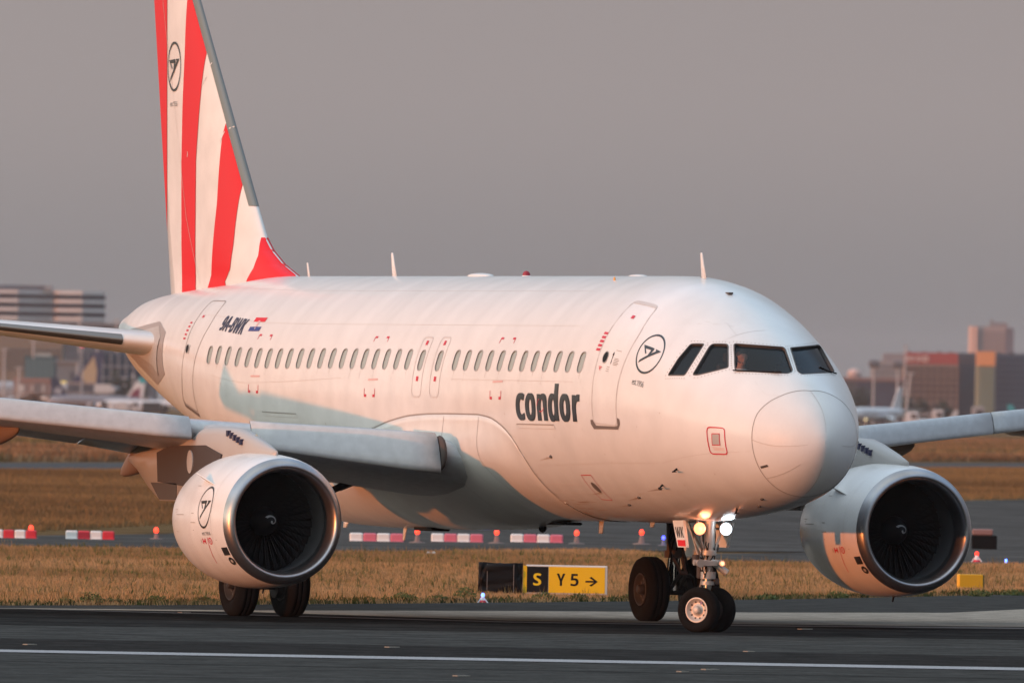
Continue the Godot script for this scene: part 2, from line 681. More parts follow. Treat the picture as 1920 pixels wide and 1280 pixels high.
func make_materials() -> void:
	var dirt := noise_tex(3, 0.012, 0.925, 1.0, 0.02)
	MT.white = textured(mat(0.80, 0.79, 0.77, 0.22), dirt, 0.16, false)
	MT.radome = textured(mat(0.80, 0.79, 0.77, 0.42, 0.0, 0.35), dirt, 0.16, false)
	MT.fair = textured(mat(0.78, 0.775, 0.75, 0.26), dirt, 0.2, false)
	MT.wing = textured(mat(0.54, 0.55, 0.56, 0.36), noise_tex(5, 0.03, 0.86, 1.0, 0.03), 0.3, false)
	MT.slat = textured(mat(0.56, 0.57, 0.58, 0.40, 0.10), noise_tex(6, 0.03, 0.88, 1.0, 0.03), 0.3, false)
	MT.metal = textured(mat(0.62, 0.62, 0.64, 0.24, 1.0), noise_tex(8, 0.02, 0.8, 1.0, 0.06), 0.5, false)
	MT.lip = textured(mat(0.47, 0.47, 0.49, 0.33, 0.95), noise_tex(9, 0.008, 0.8, 1.0, 0.04), 0.4, false)
	MT.le = mat(0.20, 0.19, 0.19, 0.32, 0.9)
	MT.grey = mat(0.30, 0.29, 0.28, 0.5)
	MT.line = mat(0.30, 0.27, 0.25, 0.6)
	MT.faint = mat(0.55, 0.52, 0.50, 0.5)
	MT.seam = mat(0.08, 0.07, 0.065, 0.7)
	MT.black = mat(0.014, 0.014, 0.016, 0.6, 0, .25)
	MT.paint_black = mat(0.028, 0.027, 0.028, 0.3)
	MT.red = mat(0.66, 0.012, 0.022, 0.32, 0.0, 0.3)
	MT.mark = mat(0.55, 0.03, 0.06, 0.5)
	MT.pinkish = mat(0.66, 0.42, 0.40, 0.5)
	MT.blue = mat(0.03, 0.045, 0.22, 0.4)
	MT.navy = mat(0.03, 0.03, 0.07, 0.4)
	MT.sill = mat(0.16, 0.13, 0.115, 0.6)
	MT.plate = mat(0.34, 0.30, 0.28, 0.4)
	MT.pane = mat(0.36, 0.41, 0.385, 0.2)
	MT.rim = mat(0.34, 0.33, 0.32, 0.5)
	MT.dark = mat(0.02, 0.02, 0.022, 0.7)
	MT.tyre = textured(mat(0.016, 0.0155, 0.0155, 0.9, 0.0, 0.15), noise_tex(11, 0.05, 0.7, 1.0, 0.2), 1.2, false)
	MT.hub = mat(0.55, 0.52, 0.48, 0.45, 0.2)
	MT.hubdark = mat(0.05, 0.046, 0.045, 0.6, 0.2, 0.3)
	MT.strut = mat(0.42, 0.41, 0.39, 0.4, 0.3)
	MT.chrome = mat(0.75, 0.74, 0.72, 0.14, 1.0)
	MT.fan = mat(0.024, 0.024, 0.026, 0.5, 0.2, .3)
	MT.barrel = mat(0.12, 0.12, 0.125, 0.45, 0.2)
	MT.exhaust = mat(0.16, 0.14, 0.13, 0.4, 0.9)
	MT.pylon = mat(0.42, 0.40, 0.38, 0.4)
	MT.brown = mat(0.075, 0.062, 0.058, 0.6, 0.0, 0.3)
	MT.canoe = mat(0.20, 0.135, 0.095, 0.6, 0.0, 0.3)
	MT.cockpit = mat(0.022, 0.022, 0.025, 0.8)
	var g := mat(0.05, 0.065, 0.075, 0.04, 0.0, 0.25)
	g.albedo_color.a = 0.30
	g.transparency = BaseMaterial3D.TRANSPARENCY_ALPHA
	MT.glass = g
	MT.skin_tone = mat(0.50, 0.24, 0.15, 0.55)
	MT.shirt = mat(0.72, 0.70, 0.68, 0.8)
	MT.hair = mat(0.07, 0.045, 0.03, 0.7)

var W1 := pv([3.125, 1.171, 3.095, 1.069, 3.093, 0.966, 3.078, 0.868, 3.089, 0.769, 2.843, 0.680, 2.760, 0.800, 2.713, 0.920, 2.699, 1.040, 2.711, 1.091])
var W2 := pv([2.531, 1.043, 2.553, 0.916, 2.611, 0.789, 2.705, 0.662, 2.704, 0.620, 2.501, 0.514, 2.434, 0.521, 2.195, 0.622, 1.983, 0.731, 2.103, 0.831, 2.244, 0.924, 2.407, 1.010])
var W3 := pv([2.423, 0.447, 2.276, 0.343, 2.160, 0.227, 2.081, 0.098, 2.050, -0.047, 1.983, -0.053, 1.653, -0.005, 1.325, 0.053, 1.247, 0.095, 1.217, 0.185, 1.318, 0.342, 1.453, 0.476, 1.612, 0.593, 1.789, 0.697, 1.852, 0.693, 2.118, 0.564])
var W4 := pv([2.055, -0.136, 2.099, -0.200, 2.157, -0.266, 2.233, -0.335, 2.331, -0.410, 2.463, -0.491, 2.653, -0.586, 3.004, -0.720, 2.995, -0.746, 2.760, -0.726, 2.568, -0.719, 2.401, -0.719, 2.251, -0.724, 2.112, -0.734, 1.982, -0.748, 1.836, -0.712, 1.645, -0.601, 1.502, -0.498, 1.390, -0.398, 1.305, -0.303, 1.243, -0.211, 1.202, -0.123, 1.177, -0.039, 1.257, -0.005, 1.390, -0.032, 1.522, -0.056, 1.653, -0.077, 1.783, -0.097, 1.916, -0.116])

func win_s() -> Array:   # [s, phi] of every cabin window
	var o := []
	for i in 12:
		o.append([12.052 - 5.849 * i / 11.0, 1.2748])
	for i in 16:
		o.append([22.389 - 8.042 * i / 15.0, lerpf(1.2909, 1.2736, smoothstep(0.0, 8.0, i))])
	var b := [[24.633, 1.3579], [24.10, 1.333], [23.54, 1.315], [22.95, 1.302]]
	o.append_array(b)
	return o

func build_fuselage() -> void:
	var fus := Node3D.new()
	fus.name = "fuselage"
	plane.add_child(fus)
	var shapes := []
	for w in win_s():
		shapes.append(rounded(pv([w[0] + .118, w[1] + .088, w[0] + .118, w[1] - .088, w[0] - .118, w[1] - .088, w[0] - .118, w[1] + .088]), 0.20, Vector2(1, 1.95), 4))
	var exits := []
	for w in [[13.713, 1.2795], [12.856, 1.2820]]:
		exits.append(rounded(pv([w[0] + .118, w[1] + .088, w[0] + .118, w[1] - .088, w[0] - .118, w[1] - .088, w[0] - .118, w[1] + .088]), 0.20, Vector2(1, 1.95), 4))
	var cock := [rounded(W1, 0.05), rounded(W2, 0.05), rounded(W3, 0.05), rounded(W4, 0.05)]
	var holes := []
	holes.append_array(shapes)
	holes.append_array(exits)
	holes.append_array(cock)
	# barrel
	var s_main := func(u: float, phi: float) -> float:
		var sb := 0.9
		if u < 0.3:
			sb = lerpf(0.9, 7.0, u / 0.3)
		else:
			sb = lerpf(7.0, LEN, (u - 0.3) / 0.7)
		var sr := cR.at(absf(phi))
		return sb if sb > 2.0 else lerpf(sr, 2.0, (sb - 0.9) / 1.1)
	skin("skin", MT.white, fus, 190, 108, s_main, holes)
	var s_nose := func(u: float, phi: float) -> float:
		return (cR.at(absf(phi)) - 0.006) * u * u
	skin("radome", MT.radome, fus, 16, 108, s_nose, [])
	B()
	smooth(1)
	var end_ring := PackedVector3Array()
	for j in 24:
		end_ring.append(hull(LEN - 0.001, TAU * j / 24.0))
	st.set_smooth_group(-1)
	loft([end_ring], true, true, false, false)
	put("tail_outlet", done(), MT.grey, fus)
	# seam of the radome, panel joints
	var rs := PackedVector2Array()
	for j in 73:
		var phi := -PI + TAU * j / 72.0
		rs.append(Vector2(cR.at(absf(phi)) - 0.003, phi))
	on = 0
	decal("radome_seam", stroke(rs, 0.014, false), MT.line, fus, 0.003)
	var strips := PackedVector2Array()
	for q in [[.885, 1.62, .10, 1.78], [.66, -.004, .14, -.13, .03, -.21], [.25, 2.41, .89, 2.345], [.19, -3.07, .77, 3.13 - TAU], [.17, -1.74, .84, -1.62]]:
		strips.append_array(stroke(pv(q), 0.016, false, Vector2(1.0, 1.0)))
	decal("lightning_strip", strips, MT.faint, fus, 0.005, 0.06)
	decal("radome_mark", stroke(pv([.857, 2.119, .708, 2.105]), 0.055, false, Vector2(1, 1.2)), MT.seam, fus, 0.004, 0.06)
	var joints := PackedVector2Array()
	for s in [2.62, 6.05, 8.95, 15.0, 18.9, 23.9, 27.7, 29.6]:
		var l := PackedVector2Array()
		for j in 25:
			l.append(Vector2(s, 0.02 + (3.1 if s > 3 else 0.5) * j / 24.0))
		joints.append_array(stroke(l, 0.007, false))
	for l in [[24.457, 1.545, 17.443, 1.440], [12.1, 1.436, 6.4, 1.44], [3.447, 2.094, .947, 1.82], [3.6, 2.093, 8.8, 2.16]]:
		joints.append_array(stroke(pv(l), 0.008, false))
	for q in [[27.0, 8.0, .52], [26.0, 7.0, .95], [24.0, 9.2, 1.90], [22.5, 9.0, 2.25], [8.9, 3.4, 2.45], [6.0, 2.7, 2.75]]:
		joints.append_array(stroke(pv([q[0], q[2], q[1], q[2]]), 0.006, false))
	for q in [[2.62, .35, 3.05, .33, 3.6, .62], [3.6, 1.25, 3.4, .55, 2.9, .3], [1.35, .66, 1.0, .75, .80, .62]]:
		joints.append_array(stroke(pv(q), 0.007, false))
	decal("panel_joints", joints, MT.faint, fus, 0.002, 0.2)
	# cockpit glass
	var nm := ["side_window", "sliding_window", "windshield", "windshield"]
	for i in 4:
		B()
		reveal(cock[i], 0.004, -0.05)
		var fr := put(nm[i], done(), MT.seam, plane)
		decal("pane", poly_tris(cock[i]), MT.glass, fr, -0.035, 0.1)
		decal("seal", stroke(cock[i], 0.022, true, Vector2(1, 1.4)), MT.seam, fr, 0.004, 0.1)
	# cabin windows
	for p in shapes:
		B()
		reveal(p, 0.002, -0.016)
		var f := put("cabin_window", done(), MT.rim, plane)
		decal("pane", poly_tris(p), MT.pane, f, -0.012, 0.2)
		decal("rim", stroke(p, 0.018, true), MT.rim, f, 0.003, 0.2)
	# doors
	build_door("passenger_door", pv([5.515, 1.765, 5.53, 1.45, 5.59, 1.0, 5.60, .640, 4.69, .630, 4.52, .95, 4.60, 1.45, 4.60, 1.765]), Vector2(5.28, 1.21), true)
	build_door("rear_door", pv([26.85, 2.03, 26.45, 1.75, 26.27, 1.4, 26.33, .745, 25.36, .750, 25.25, 1.06, 25.48, 1.45, 25.80, 2.03]), Vector2(26.13, 1.37), false)
	for i in 2:
		var c: float = [13.713, 12.856][i]
		var out := rounded(pv([c + .22, 1.586, c + .24, 1.36, c + .26, 1.071, c - .20, 1.071, c - .22, 1.32, c - .22, 1.586]), 0.12)
		var ex := decal("overwing_exit", stroke(out, 0.022, true), MT.faint, plane, 0.004)
		B()
		reveal(exits[i], 0.002, -0.016)
		put("window_frame", done(), MT.rim, ex)
		decal("pane", poly_tris(exits[i]), MT.pane, ex, -0.012, 0.2)
		decal("rim", stroke(exits[i], 0.018, true), MT.rim, ex, 0.003, 0.2)
		var sq := PackedVector2Array()
		for y in [1.125, 1.437]:
			sq.append_array(poly_tris(pv([c + .06, y - .02, c - .04, y - .02, c - .04, y + .02, c + .06, y + .02])))
		decal("handle_mark", sq, MT.mark, ex, 0.006)

func scaled(p: PackedVector2Array, k: Vector2) -> PackedVector2Array:
	var o := PackedVector2Array()
	for q in p:
		o.append(q * k)
	return o

func build_door(called: String, shape: PackedVector2Array, win: Vector2, front: bool) -> void:
	var out := rounded(shape, 0.12)
	on = 0
	var d := decal(called, stroke(out, 0.026, true), MT.faint if front else MT.line, plane, 0.004)
	if front:
		decal("door_panel", poly_tris(out), MT.white, d, 0.003, 0.3)
		decal("sill_guard", poly_tris(pv([5.53, 1.735, 5.62, 1.74, 5.62, 1.775, 5.53, 1.815, 4.60, 1.795, 4.50, 1.745, 4.50, 1.700, 4.575, 1.690, 4.59, 1.760, 4.70, 1.772, 5.42, 1.783])), MT.sill, d, 0.006)
		decal("top_seal", poly_tris(pv([5.54, .648, 4.70, .636, 4.70, .66, 5.54, .672])), MT.faint, d, 0.0055)
	else:
		decal("sill_guard", poly_tris(pv([26.80, 1.98, 26.88, 2.09, 25.82, 2.09, 25.75, 1.98, 25.80, 2.045, 26.78, 2.045])), MT.sill, d, 0.006)
	decal("door_window", poly_tris(ellipse(win, Vector2(.085, .045))), MT.black, d, 0.007)
	decal("window_ring", ring(win, Vector2(.10, .053), Vector2(.085, .045)), MT.rim, d, 0.008)
	var bars := PackedVector2Array()
	for i in 5:
		var y := (1.008 if front else 1.0698) + i * (0.0372 if front else 0.050)
		var s := 5.655 if front else 26.52
		var w := 0.09 if front else 0.08
		bars.append_array(poly_tris(pv([s + w, y - .011, s - w + .02, y - .011, s - w + .02, y + .011, s + w, y + .011])))
	decal("striped_mark", bars, MT.mark, plane, 0.0045)
	var red := PackedVector2Array()
	var dx := 0.0 if front else 20.87
	red.append_array(poly_tris(pv([5.17 + dx, .795 if front else .96, 5.06 + dx, .795 if front else .96, 5.06 + dx, .828 if front else .99, 5.17 + dx, .828 if front else .99])))
	if front:
		for i in 3:
			red.append_array(stroke(pv([5.42 - i * .02, 1.295 + i * .012, 5.30 + i * .02, 1.295 + i * .012]), 0.014, false))
	decal("red_notice", red, MT.mark, d, 0.007)
	var blk := PackedVector2Array()
	if front:
		blk.append_array(stroke(pv([5.013, 1.256, 5.02, 1.175]), 0.016, false))
		blk.append_array(poly_tris(pv([5.05, 1.18, 5.02, 1.15, 4.99, 1.18])))
	else:
		blk.append_array(stroke(pv([25.98, 1.42, 25.98, 1.32]), 0.016, false))
	decal("handle_arrow", blk, MT.black, d, 0.007)
	if front:
		var g := PackedVector2Array()
		for i in 5:
			g.append_array(stroke(pv([4.93, 1.205 + i * .013, 4.78 - .03 * (i % 2), 1.205 + i * .013]), 0.010, false))
		for i in 3:
			g.append_array(stroke(pv([5.12, 1.285 + i * .018, 5.02, 1.285 + i * .018]), 0.008, false))
		g.append_array(stroke(pv([4.97, 1.135, 4.78, 1.135]), 0.008, false))
		decal("small_print", g, MT.line, d, 0.007)

func letters(called: String, t: PackedVector2Array, m: Material, bold: float) -> void:   # one part for each letter
	var groups := []
	for i in range(0, t.size(), 3):
		var lo := minf(t[i].x, minf(t[i + 1].x, t[i + 2].x))
		var hi := maxf(t[i].x, maxf(t[i + 1].x, t[i + 2].x))
		var tr := PackedVector2Array([t[i], t[i + 1], t[i + 2]])
		var rest := []
		for g in groups:
			if g[0] <= hi and g[1] >= lo:
				lo = minf(lo, g[0])
				hi = maxf(hi, g[1])
				tr.append_array(g[2])
			else:
				rest.append(g)
		rest.append([lo, hi, tr])
		groups = rest
	for g in groups:
		var tr: PackedVector2Array = g[2]
		st = SurfaceTool.new()
		st.begin(Mesh.PRIMITIVE_TRIANGLES)
		for k in 3:   # heavier strokes: the glyph three times, a little apart
			var moved := PackedVector2Array()
			for p in tr:
				moved.append(p + Vector2((k - 1) * bold, 0))
			on_hull(moved, 0.005 + 0.0012 * k, 0.12)
		put(called, st.commit(), m, plane)

func build_markings() -> void:
	on = 0
	letters("airline_letter", placed(text_tris("condor"), 8.945, 6.06, 1.768, 1.458), MT.paint_black, .024)
	letters("registration_letter", placed(text_tris("9A-BWK"), 24.60, 23.24, 1.098, .930), MT.navy, .006)
	decal("emblem", bird(Vector2(3.905, 1.0615), Vector2(-.385, -.197)), MT.paint_black, plane, 0.005, 0.08)
	decal("founding_year", placed(text_tris("est.1956", false), 4.14, 3.755, 1.375, 1.325), MT.paint_black, plane, 0.005)
	var fl := decal("flag", poly_tris(pv([22.965, .951, 22.965, .9055, 22.365, .897, 22.365, .943])), MT.red, plane, 0.005)
	decal("blue_band", poly_tris(pv([22.965, 1.053, 22.965, 1.007, 22.375, .996, 22.375, 1.041])), MT.blue, fl, 0.005)
	decal("crest", poly_tris(pv([22.72, .935, 22.62, .935, 22.64, 1.015, 22.67, 1.03, 22.70, 1.015])), MT.pinkish, fl, 0.006)
	var mk := PackedVector2Array()
	for s in [22.186, 16.306, 10.245]:
		var e: float = s - .59
		mk.append_array(stroke(pv([s + .05, 1.12, s + .05, 1.075]), 0.022, false))
		mk.append_array(stroke(pv([s + .05, 1.077, s - .07, 1.077]), 0.035, false))
		mk.append_array(stroke(pv([e - .03, 1.12, e - .03, 1.075]), 0.022, false))
		mk.append_array(stroke(pv([e + .09, 1.077, e - .03, 1.077]), 0.035, false))
		mk.append_array(stroke(pv([s - .06, 1.525, s - .06, 1.59]), 0.022, false))
		mk.append_array(stroke(pv([s - .06, 1.585, s - .16, 1.585]), 0.045, false))
		mk.append_array(stroke(pv([e + .02, 1.525, e + .02, 1.59]), 0.022, false))
		mk.append_array(stroke(pv([e + .12, 1.585, e + .02, 1.585]), 0.045, false))
	decal("jacking_marks", mk, MT.mark, plane, 0.0045)
	var pk := PackedVector2Array()
	for s in [22.0, 16.05, 10.05]:
		pk.append_array(stroke(pv([s + .05, 1.452, s - .42, 1.447]), 0.03, false))
	decal("pale_notice", pk, MT.pinkish, plane, 0.0045)
	# panel outlined in red under the windshield, cargo vents, drain mast panel
	var po := decal("service_panel", stroke(rounded(pv([1.845, 1.590, 1.45, 1.535, 1.45, 1.905, 1.85, 1.925]), 0.07, Vector2(1, 1.3)), 0.022, true, Vector2(1, 1.3)), MT.mark, plane, 0.005, 0.08)
	decal("panel_plate", poly_tris(pv([1.732, 1.656, 1.565, 1.632, 1.577, 1.785, 1.755, 1.803])), MT.pylon, po, 0.006, 0.08)
	decal("panel_edge", stroke(pv([1.732, 1.656, 1.565, 1.632, 1.577, 1.785, 1.755, 1.803]), 0.014, true, Vector2(1, 1.3)), MT.mark, po, 0.007, 0.08)
	var tx := PackedVector2Array()
	for i in 3:
		tx.append_array(stroke(pv([1.76 - i * .01, 1.832 + i * .016, 1.50, 1.822 + i * .016]), 0.008, false, Vector2(1, 1.3)))
	decal("panel_print", tx, MT.pinkish, po, 0.006, 0.08)
	for q in [[9.02, 7.30, 1.794], [21.46, 19.69, 1.752]]:
		var v := decal("door_handle_recess", stroke(pv([q[0], q[2], q[1], q[2], q[1] - .02, q[2] + .033, q[0] - .07, q[2] + .033]), 0.010, true), MT.faint, plane, 0.004)
		decal("recess_edge", stroke(pv([q[0], q[2], q[1], q[2]]), 0.016, false), MT.line, v, 0.006)
	var dm := decal("drain_panel", stroke(pv([6.976, 2.242, 6.523, 2.240, 6.587, 2.533, 7.038, 2.524]), 0.014, true), MT.mark, plane, 0.005)
	decal("drain_opening", poly_tris(ellipse(Vector2(6.73, 2.375), Vector2(.11, .06))), MT.sill, dm, 0.006)
	var cargo := decal("cargo_door", stroke(rounded(pv([9.06, 2.35, 9.06, 1.79, 7.26, 1.79, 7.26, 2.35]), 0.06), 0.009, true), MT.faint, plane, 0.003)
	decal("latch_ring", ring(Vector2(7.82, 1.635), Vector2(.17, .055), Vector2(.15, .048), 28), MT.mark, cargo, 0.0065)
	decal("latch", poly_tris(ellipse(Vector2(7.84, 1.632), Vector2(.045, .022))), MT.paint_black, cargo, 0.007)
	decal("inspection_light", poly_tris(ellipse(Vector2(7.40, 1.588), Vector2(.06, .026))), MT.hub, cargo, 0.007)

func build_wear() -> void:   # scuffs, drips and grime with a shape of their own
	on = 0
	rng.seed = 19
	var grime := PackedVector2Array()
	for i in 26:
		var s := rng.randf_range(7.4, 9.0)
		var p := rng.randf_range(2.55, 2.85)
		grime.append_array(stroke(pv([s, p, s + rng.randf_range(.1, .5), p + rng.randf_range(-.01, .01)]), rng.randf_range(.008, .022), false))
	for q in [[4.15, 2.39], [6.1, 2.6], [5.3, 2.5], [7.9, 2.07], [6.7, 2.43]]:
		for k in 3:
			grime.append_array(stroke(pv([q[0], q[1] + k * .008, q[0] + .25 + .15 * k, q[1] + .012 + k * .01]), .008, false))
	for i in 34:
		var s := rng.randf_range(1.5, 27.0)
		var p := rng.randf_range(1.5, 2.5)
		grime.append_array(stroke(pv([s, p, s + .015, p + rng.randf_range(.004, .015)]), rng.randf_range(.008, .02), false))
	decal("grime", grime, mat(.40, .32, .27, .6), plane, .0035)
	var drip := PackedVector2Array()
	for w in win_s():
		if rng.randf() < .6:
			var x: float = w[0] + rng.randf_range(-.08, .08)
			drip.append_array(stroke(pv([x, w[1] + .095, x + .02, w[1] + .095 + rng.randf_range(.03, .10)]), .010, false))
	decal("drip_marks", drip, mat(.66, .63, .60, .5), plane, .0035)
	var rivets := PackedVector2Array()
	for w in [W1, W2, W3, W4]:
		var big: Array = Geometry2D.offset_polygon(scaled(w, Vector2(1, 1.5)), .055)
		var P: PackedVector2Array = big[0]
		for i in P.size():
			var a := P[i]
			var b := P[(i + 1) % P.size()]
			var n := int((b - a).length() / .055)
			for k in n:
				var c := a.lerp(b, float(k) / n) / Vector2(1, 1.5)
				rivets.append_array(poly_tris(ellipse(c, Vector2(.010, .0066), 6)))
	decal("frame_fasteners", rivets, MT.line, plane, .004)

func build_fairing() -> void:
	var rows := []
	var S0 := 9.0
	var S1 := 23.2
	var nr := 72
	var nc := 60
	var side := Curve1.new([[9.0, .0], [9.4, .04], [10.2, .12], [11.2, .17], [12.5, .19], [17.0, .2], [20.0, .16], [22.0, .09], [23.2, .0]], false)
	var bot := Curve1.new([[9.0, .0], [11.3, .015], [12.2, .09], [13.2, .18], [15.0, .225], [18.0, .25], [21.0, .26], [22.2, .22], [23.2, .0]], false)
	for i in nr + 1:
		var s := lerpf(S0, S1, float(i) / nr)
		var pe := cF.at(s)
		var r := PackedVector3Array()
		for j in nc + 1:
			var phi := lerpf(pe, TAU - pe, float(j) / nc)
			var a := PI - absf(PI - phi)
			var d := lerpf(side.at(s), bot.at(s), smoothstep(1.95, 2.75, a))
			d *= smoothstep(0.0, 1.0, clampf((a - pe) * 1.95 / 0.75, 0.0, 1.0))
			r.append(hull(s, phi) + hull_n(s, phi) * (0.012 + d))
		# lip that closes the step to the hull
		var a0 := hull(s, pe - 0.001) - hull_n(s, pe) * 0.01
		var b0 := hull(s, TAU - pe + 0.001) - hull_n(s, TAU - pe) * 0.01
		r.insert(0, a0)
		r.append(b0)
		rows.append(r)
	B()
	smooth(1)
	loft(rows, false, false, false, true)
	var f := put("belly_fairing", done(), MT.fair, plane)
	on = 0
	var e := PackedVector2Array()
	for i in 60:
		var s := lerpf(9.02, 17.2, i / 59.0)
		e.append(Vector2(s, cF.at(s) - 0.006))
	decal("fairing_seal", stroke(e, 0.028, false), MT.line, f, 0.008)
	var bay := PackedVector2Array()
	for q in [[[11.1, 1.74], [10.95, 1.9], [11.15, 2.05], [11.0, 2.2], [10.7, 2.45]], [[12.55, 1.74], [12.4, 1.85], [12.0, 1.95]], [[10.72, 2.33], [12.2, 2.33]], [[12.2, 2.05], [12.2, 2.33]], [[16.6, 2.25], [16.7, 2.6]]]:
		pass
	for s in [10.75, 12.4, 17.2]:
		var l := PackedVector3Array()
		var wob := 0
		B()
		var prev := []
		for j in 26:
			var a2 := cF.at(s) + 0.01 + j * 0.035
			var ss: float = s + 0.12 * sin(j * 0.22)
			var d2 := lerpf(side.at(ss), bot.at(ss), smoothstep(1.95, 2.75, a2)) * smoothstep(0.0, 1.0, clampf((a2 - cF.at(ss)) * 1.95 / 0.75, 0.0, 1.0)) + 0.016
			var p0 := hull(ss - .006, a2) + hull_n(ss, a2) * d2
			var p1 := hull(ss + .006, a2) + hull_n(ss, a2) * d2
			if j > 0:
				quad(prev[0], prev[1], p1, p0)
			prev = [p0, p1]
		put("fairing_joint", done(), MT.line, f)

func build_fin() -> void:
	B()
	smooth(1)
	var rings := []
	var n := 44
	var ys := [5.2, 5.4]
	for i in 36:
		ys.append(5.5 + i * 0.034)
	ys.append_array([6.85, 7.182, 7.6, 8.0, 8.5, 9.0, 9.5, 10.0, 10.5, 10.951, 11.3, 11.5, 11.72, 11.76])
	for y in ys:
		var r := PackedVector3Array()
		var l := fin_le(y)
		var t := fin_te(y)
		var k := 1.0 if y < 11.7 else 0.7 if y < 11.74 else 0.25
		for j in n:
			var x := float(j) / (n - 1)
			x = x * x
			r.append(Vector3(-lerpf(l, t, x), y, k * fin_half(lerpf(l, t, x), y)))
		for j in n:
			var x := 1.0 - float(j) / (n - 1)
			x = x * x
			r.append(Vector3(-lerpf(l, t, x), y, -k * fin_half(lerpf(l, t, x), y)))
		rings.append(r)
	loft(rings, true, false, true, true)
	var fin := put("tail_fin", done(), MT.white, plane)
	var outline := PackedVector2Array()
	for i in 120:
		var y := lerpf(5.60, 11.74, i / 119.0)
		outline.append(Vector2(fin_le(y) + (0.162 if y > 7.2 else 0.003), y))
	for i in 10:
		var y := lerpf(11.74, 5.60, i / 9.0)
		outline.append(Vector2(fin_te(y) - 0.01, y))
	var A := pv([32.0, 11.9, 31.92, 10.97, 31.90, 9.52, 31.89, 8.06, 31.89, 6.97, 31.86, 6.55, 34, 6.55, 34, 11.9])
	var Bp := pv([30.79, 11.9, 30.79, 9.99, 30.87, 9.02, 30.91, 8.05, 30.89, 6.89, 30.87, 5.55, 30.45, 5.55, 30.0, 5.55, 29.98, 6.88, 30.0, 8.04, 29.87, 9.01, 29.75, 9.98, 29.0, 9.98, 29.0, 11.9])
	var Cp := pv([28.60, 8.90, 28.70, 8.42, 28.72, 7.8, 28.74, 7.26, 28.90, 6.54, 29.03, 5.96, 29.40, 5.55, 28.0, 5.55, 28.22, 5.84, 27.93, 6.06, 27.80, 6.49, 27.74, 7.16, 27.66, 7.80, 27.0, 7.9, 27.0, 8.9])
	var Dp := pv([26.75, 6.63, 26.62, 6.3, 26.72, 6.08, 27.0, 5.88, 27.25, 5.55, 24.5, 5.55, 24.5, 6.63])
	for side in 2:
		on = 1 + side
		for poly in [A, Bp, Cp, Dp]:
			var tr := PackedVector2Array()
			for piece in Geometry2D.intersect_polygons(poly, outline):
				tr.append_array(poly_tris(piece))
			fin_paint("red_stripe", tr, MT.red, fin, 0.008, 0.022 if poly == Dp else 0.07)
		fin_paint("emblem", bird_fin(), MT.paint_black, fin, 0.013)
		fin_paint("founding_year", placed(text_tris("est.1956", false), 31.66, 31.2, 9.03, 9.12) if side == 0 else placed(text_tris("est.1956", false), 31.2, 31.66, 9.03, 9.12), MT.paint_black, fin, 0.013)
		var rud := PackedVector2Array()
		for y in [5.8, 7.0, 9.0, 11.0, 11.7]:
			rud.append(Vector2(lerpf(fin_le(y) + 0.3, fin_te(y), 0.70), y))
		fin_paint("rudder_joint", stroke(rud, 0.012, false, Vector2.ONE), MT.faint, fin, 0.012)
		var worn := PackedVector2Array()
		for q in [[29.62, 9.55, 29.80, 9.40], [29.50, 9.80, 29.56, 9.74], [28.62, 8.55, 28.78, 8.36], [28.40, 8.64, 28.50, 8.60], [30.5, 8.2, 30.52, 8.1], [29.5, 7.6, 29.53, 7.52]]:
			worn.append_array(stroke(pv(q), 0.022, false, Vector2.ONE))
		fin_paint("worn_paint", worn, MT.white, fin, 0.013)
	# bare metal leading edge
	B()
	smooth(1)
	var lr := []
	for i in 8:
		var y := lerpf(7.20, 11.70, i / 7.0)
		var l := fin_le(y)
		var r := PackedVector3Array()
		for j in range(-8, 9):
			var s := l + 0.15 * (j / 8.0) * (j / 8.0)
			r.append(Vector3(-(s - 0.012 + 0.012 * absf(j) / 8.0), y, signf(j) * (fin_half(s, y) + 0.006)))
		lr.append(r)
	loft(lr, false, false, false, false)
	put("leading_edge", done(), mat(.20, .20, .19, .4, .6), fin)
	on = 0

func bird_fin() -> PackedVector2Array:
	return bird(Vector2(31.42, 9.755), Vector2(-.42 if on == 1 else .42, .455))

func fin_paint(called: String, tris: PackedVector2Array, m: Material, parent: Node, off := 0.008, step := 0.07) -> void:
	st = SurfaceTool.new()
	st.begin(Mesh.PRIMITIVE_TRIANGLES)
	for i in range(0, tris.size(), 3):
		lay2(tris[i], tris[i + 1], tris[i + 2], off, step, 0, Vector2.ONE)
	put(called, st.commit(), m, parent)

func lay2(a: Vector2, b: Vector2, c: Vector2, off: float, step: float, depth: int, k: Vector2) -> void:
	var e := [((b - a) * k).length(), ((c - b) * k).length(), ((a - c) * k).length()]
	var m: float = e.max()
	if m > step * 2.0 and depth < 12:
		var t := [a, b, c]
		var i: int = e.find(m)
		var p: Vector2 = (t[i] + t[(i + 1) % 3]) * 0.5
		lay2(t[i], p, t[(i + 2) % 3], off, step, depth + 1, k)
		lay2(p, t[(i + 1) % 3], t[(i + 2) % 3], off, step, depth + 1, k)
		return
	var flip := (S(b) - S(a)).cross(S(c) - S(a)).dot(N((a + b + c) / 3.0)) > 0.0
	sv(a, off)
	sv(c if flip else b, off)
	sv(b if flip else c, off)

# ------------------------------------------------------------------ wings and tailplane
func tab(t: Array, z: float) -> float:
	for i in t.size() - 1:
		if z <= t[i + 1][0]:
			return lerpf(t[i][1], t[i + 1][1], clampf((z - t[i][0]) / (t[i + 1][0] - t[i][0]), 0.0, 1.0))
	return t[-1][1]

func w_le(z: float) -> float:
	return 11.75 + 0.52 * (z - 2.2)

func w_y(z: float) -> float:
	return 2.86 + 0.093 * (z - 2.2)

func w_te(z: float) -> float:
	return tab([[1.0, 17.75], [6.4, 17.85], [17.05, 21.0]], z)

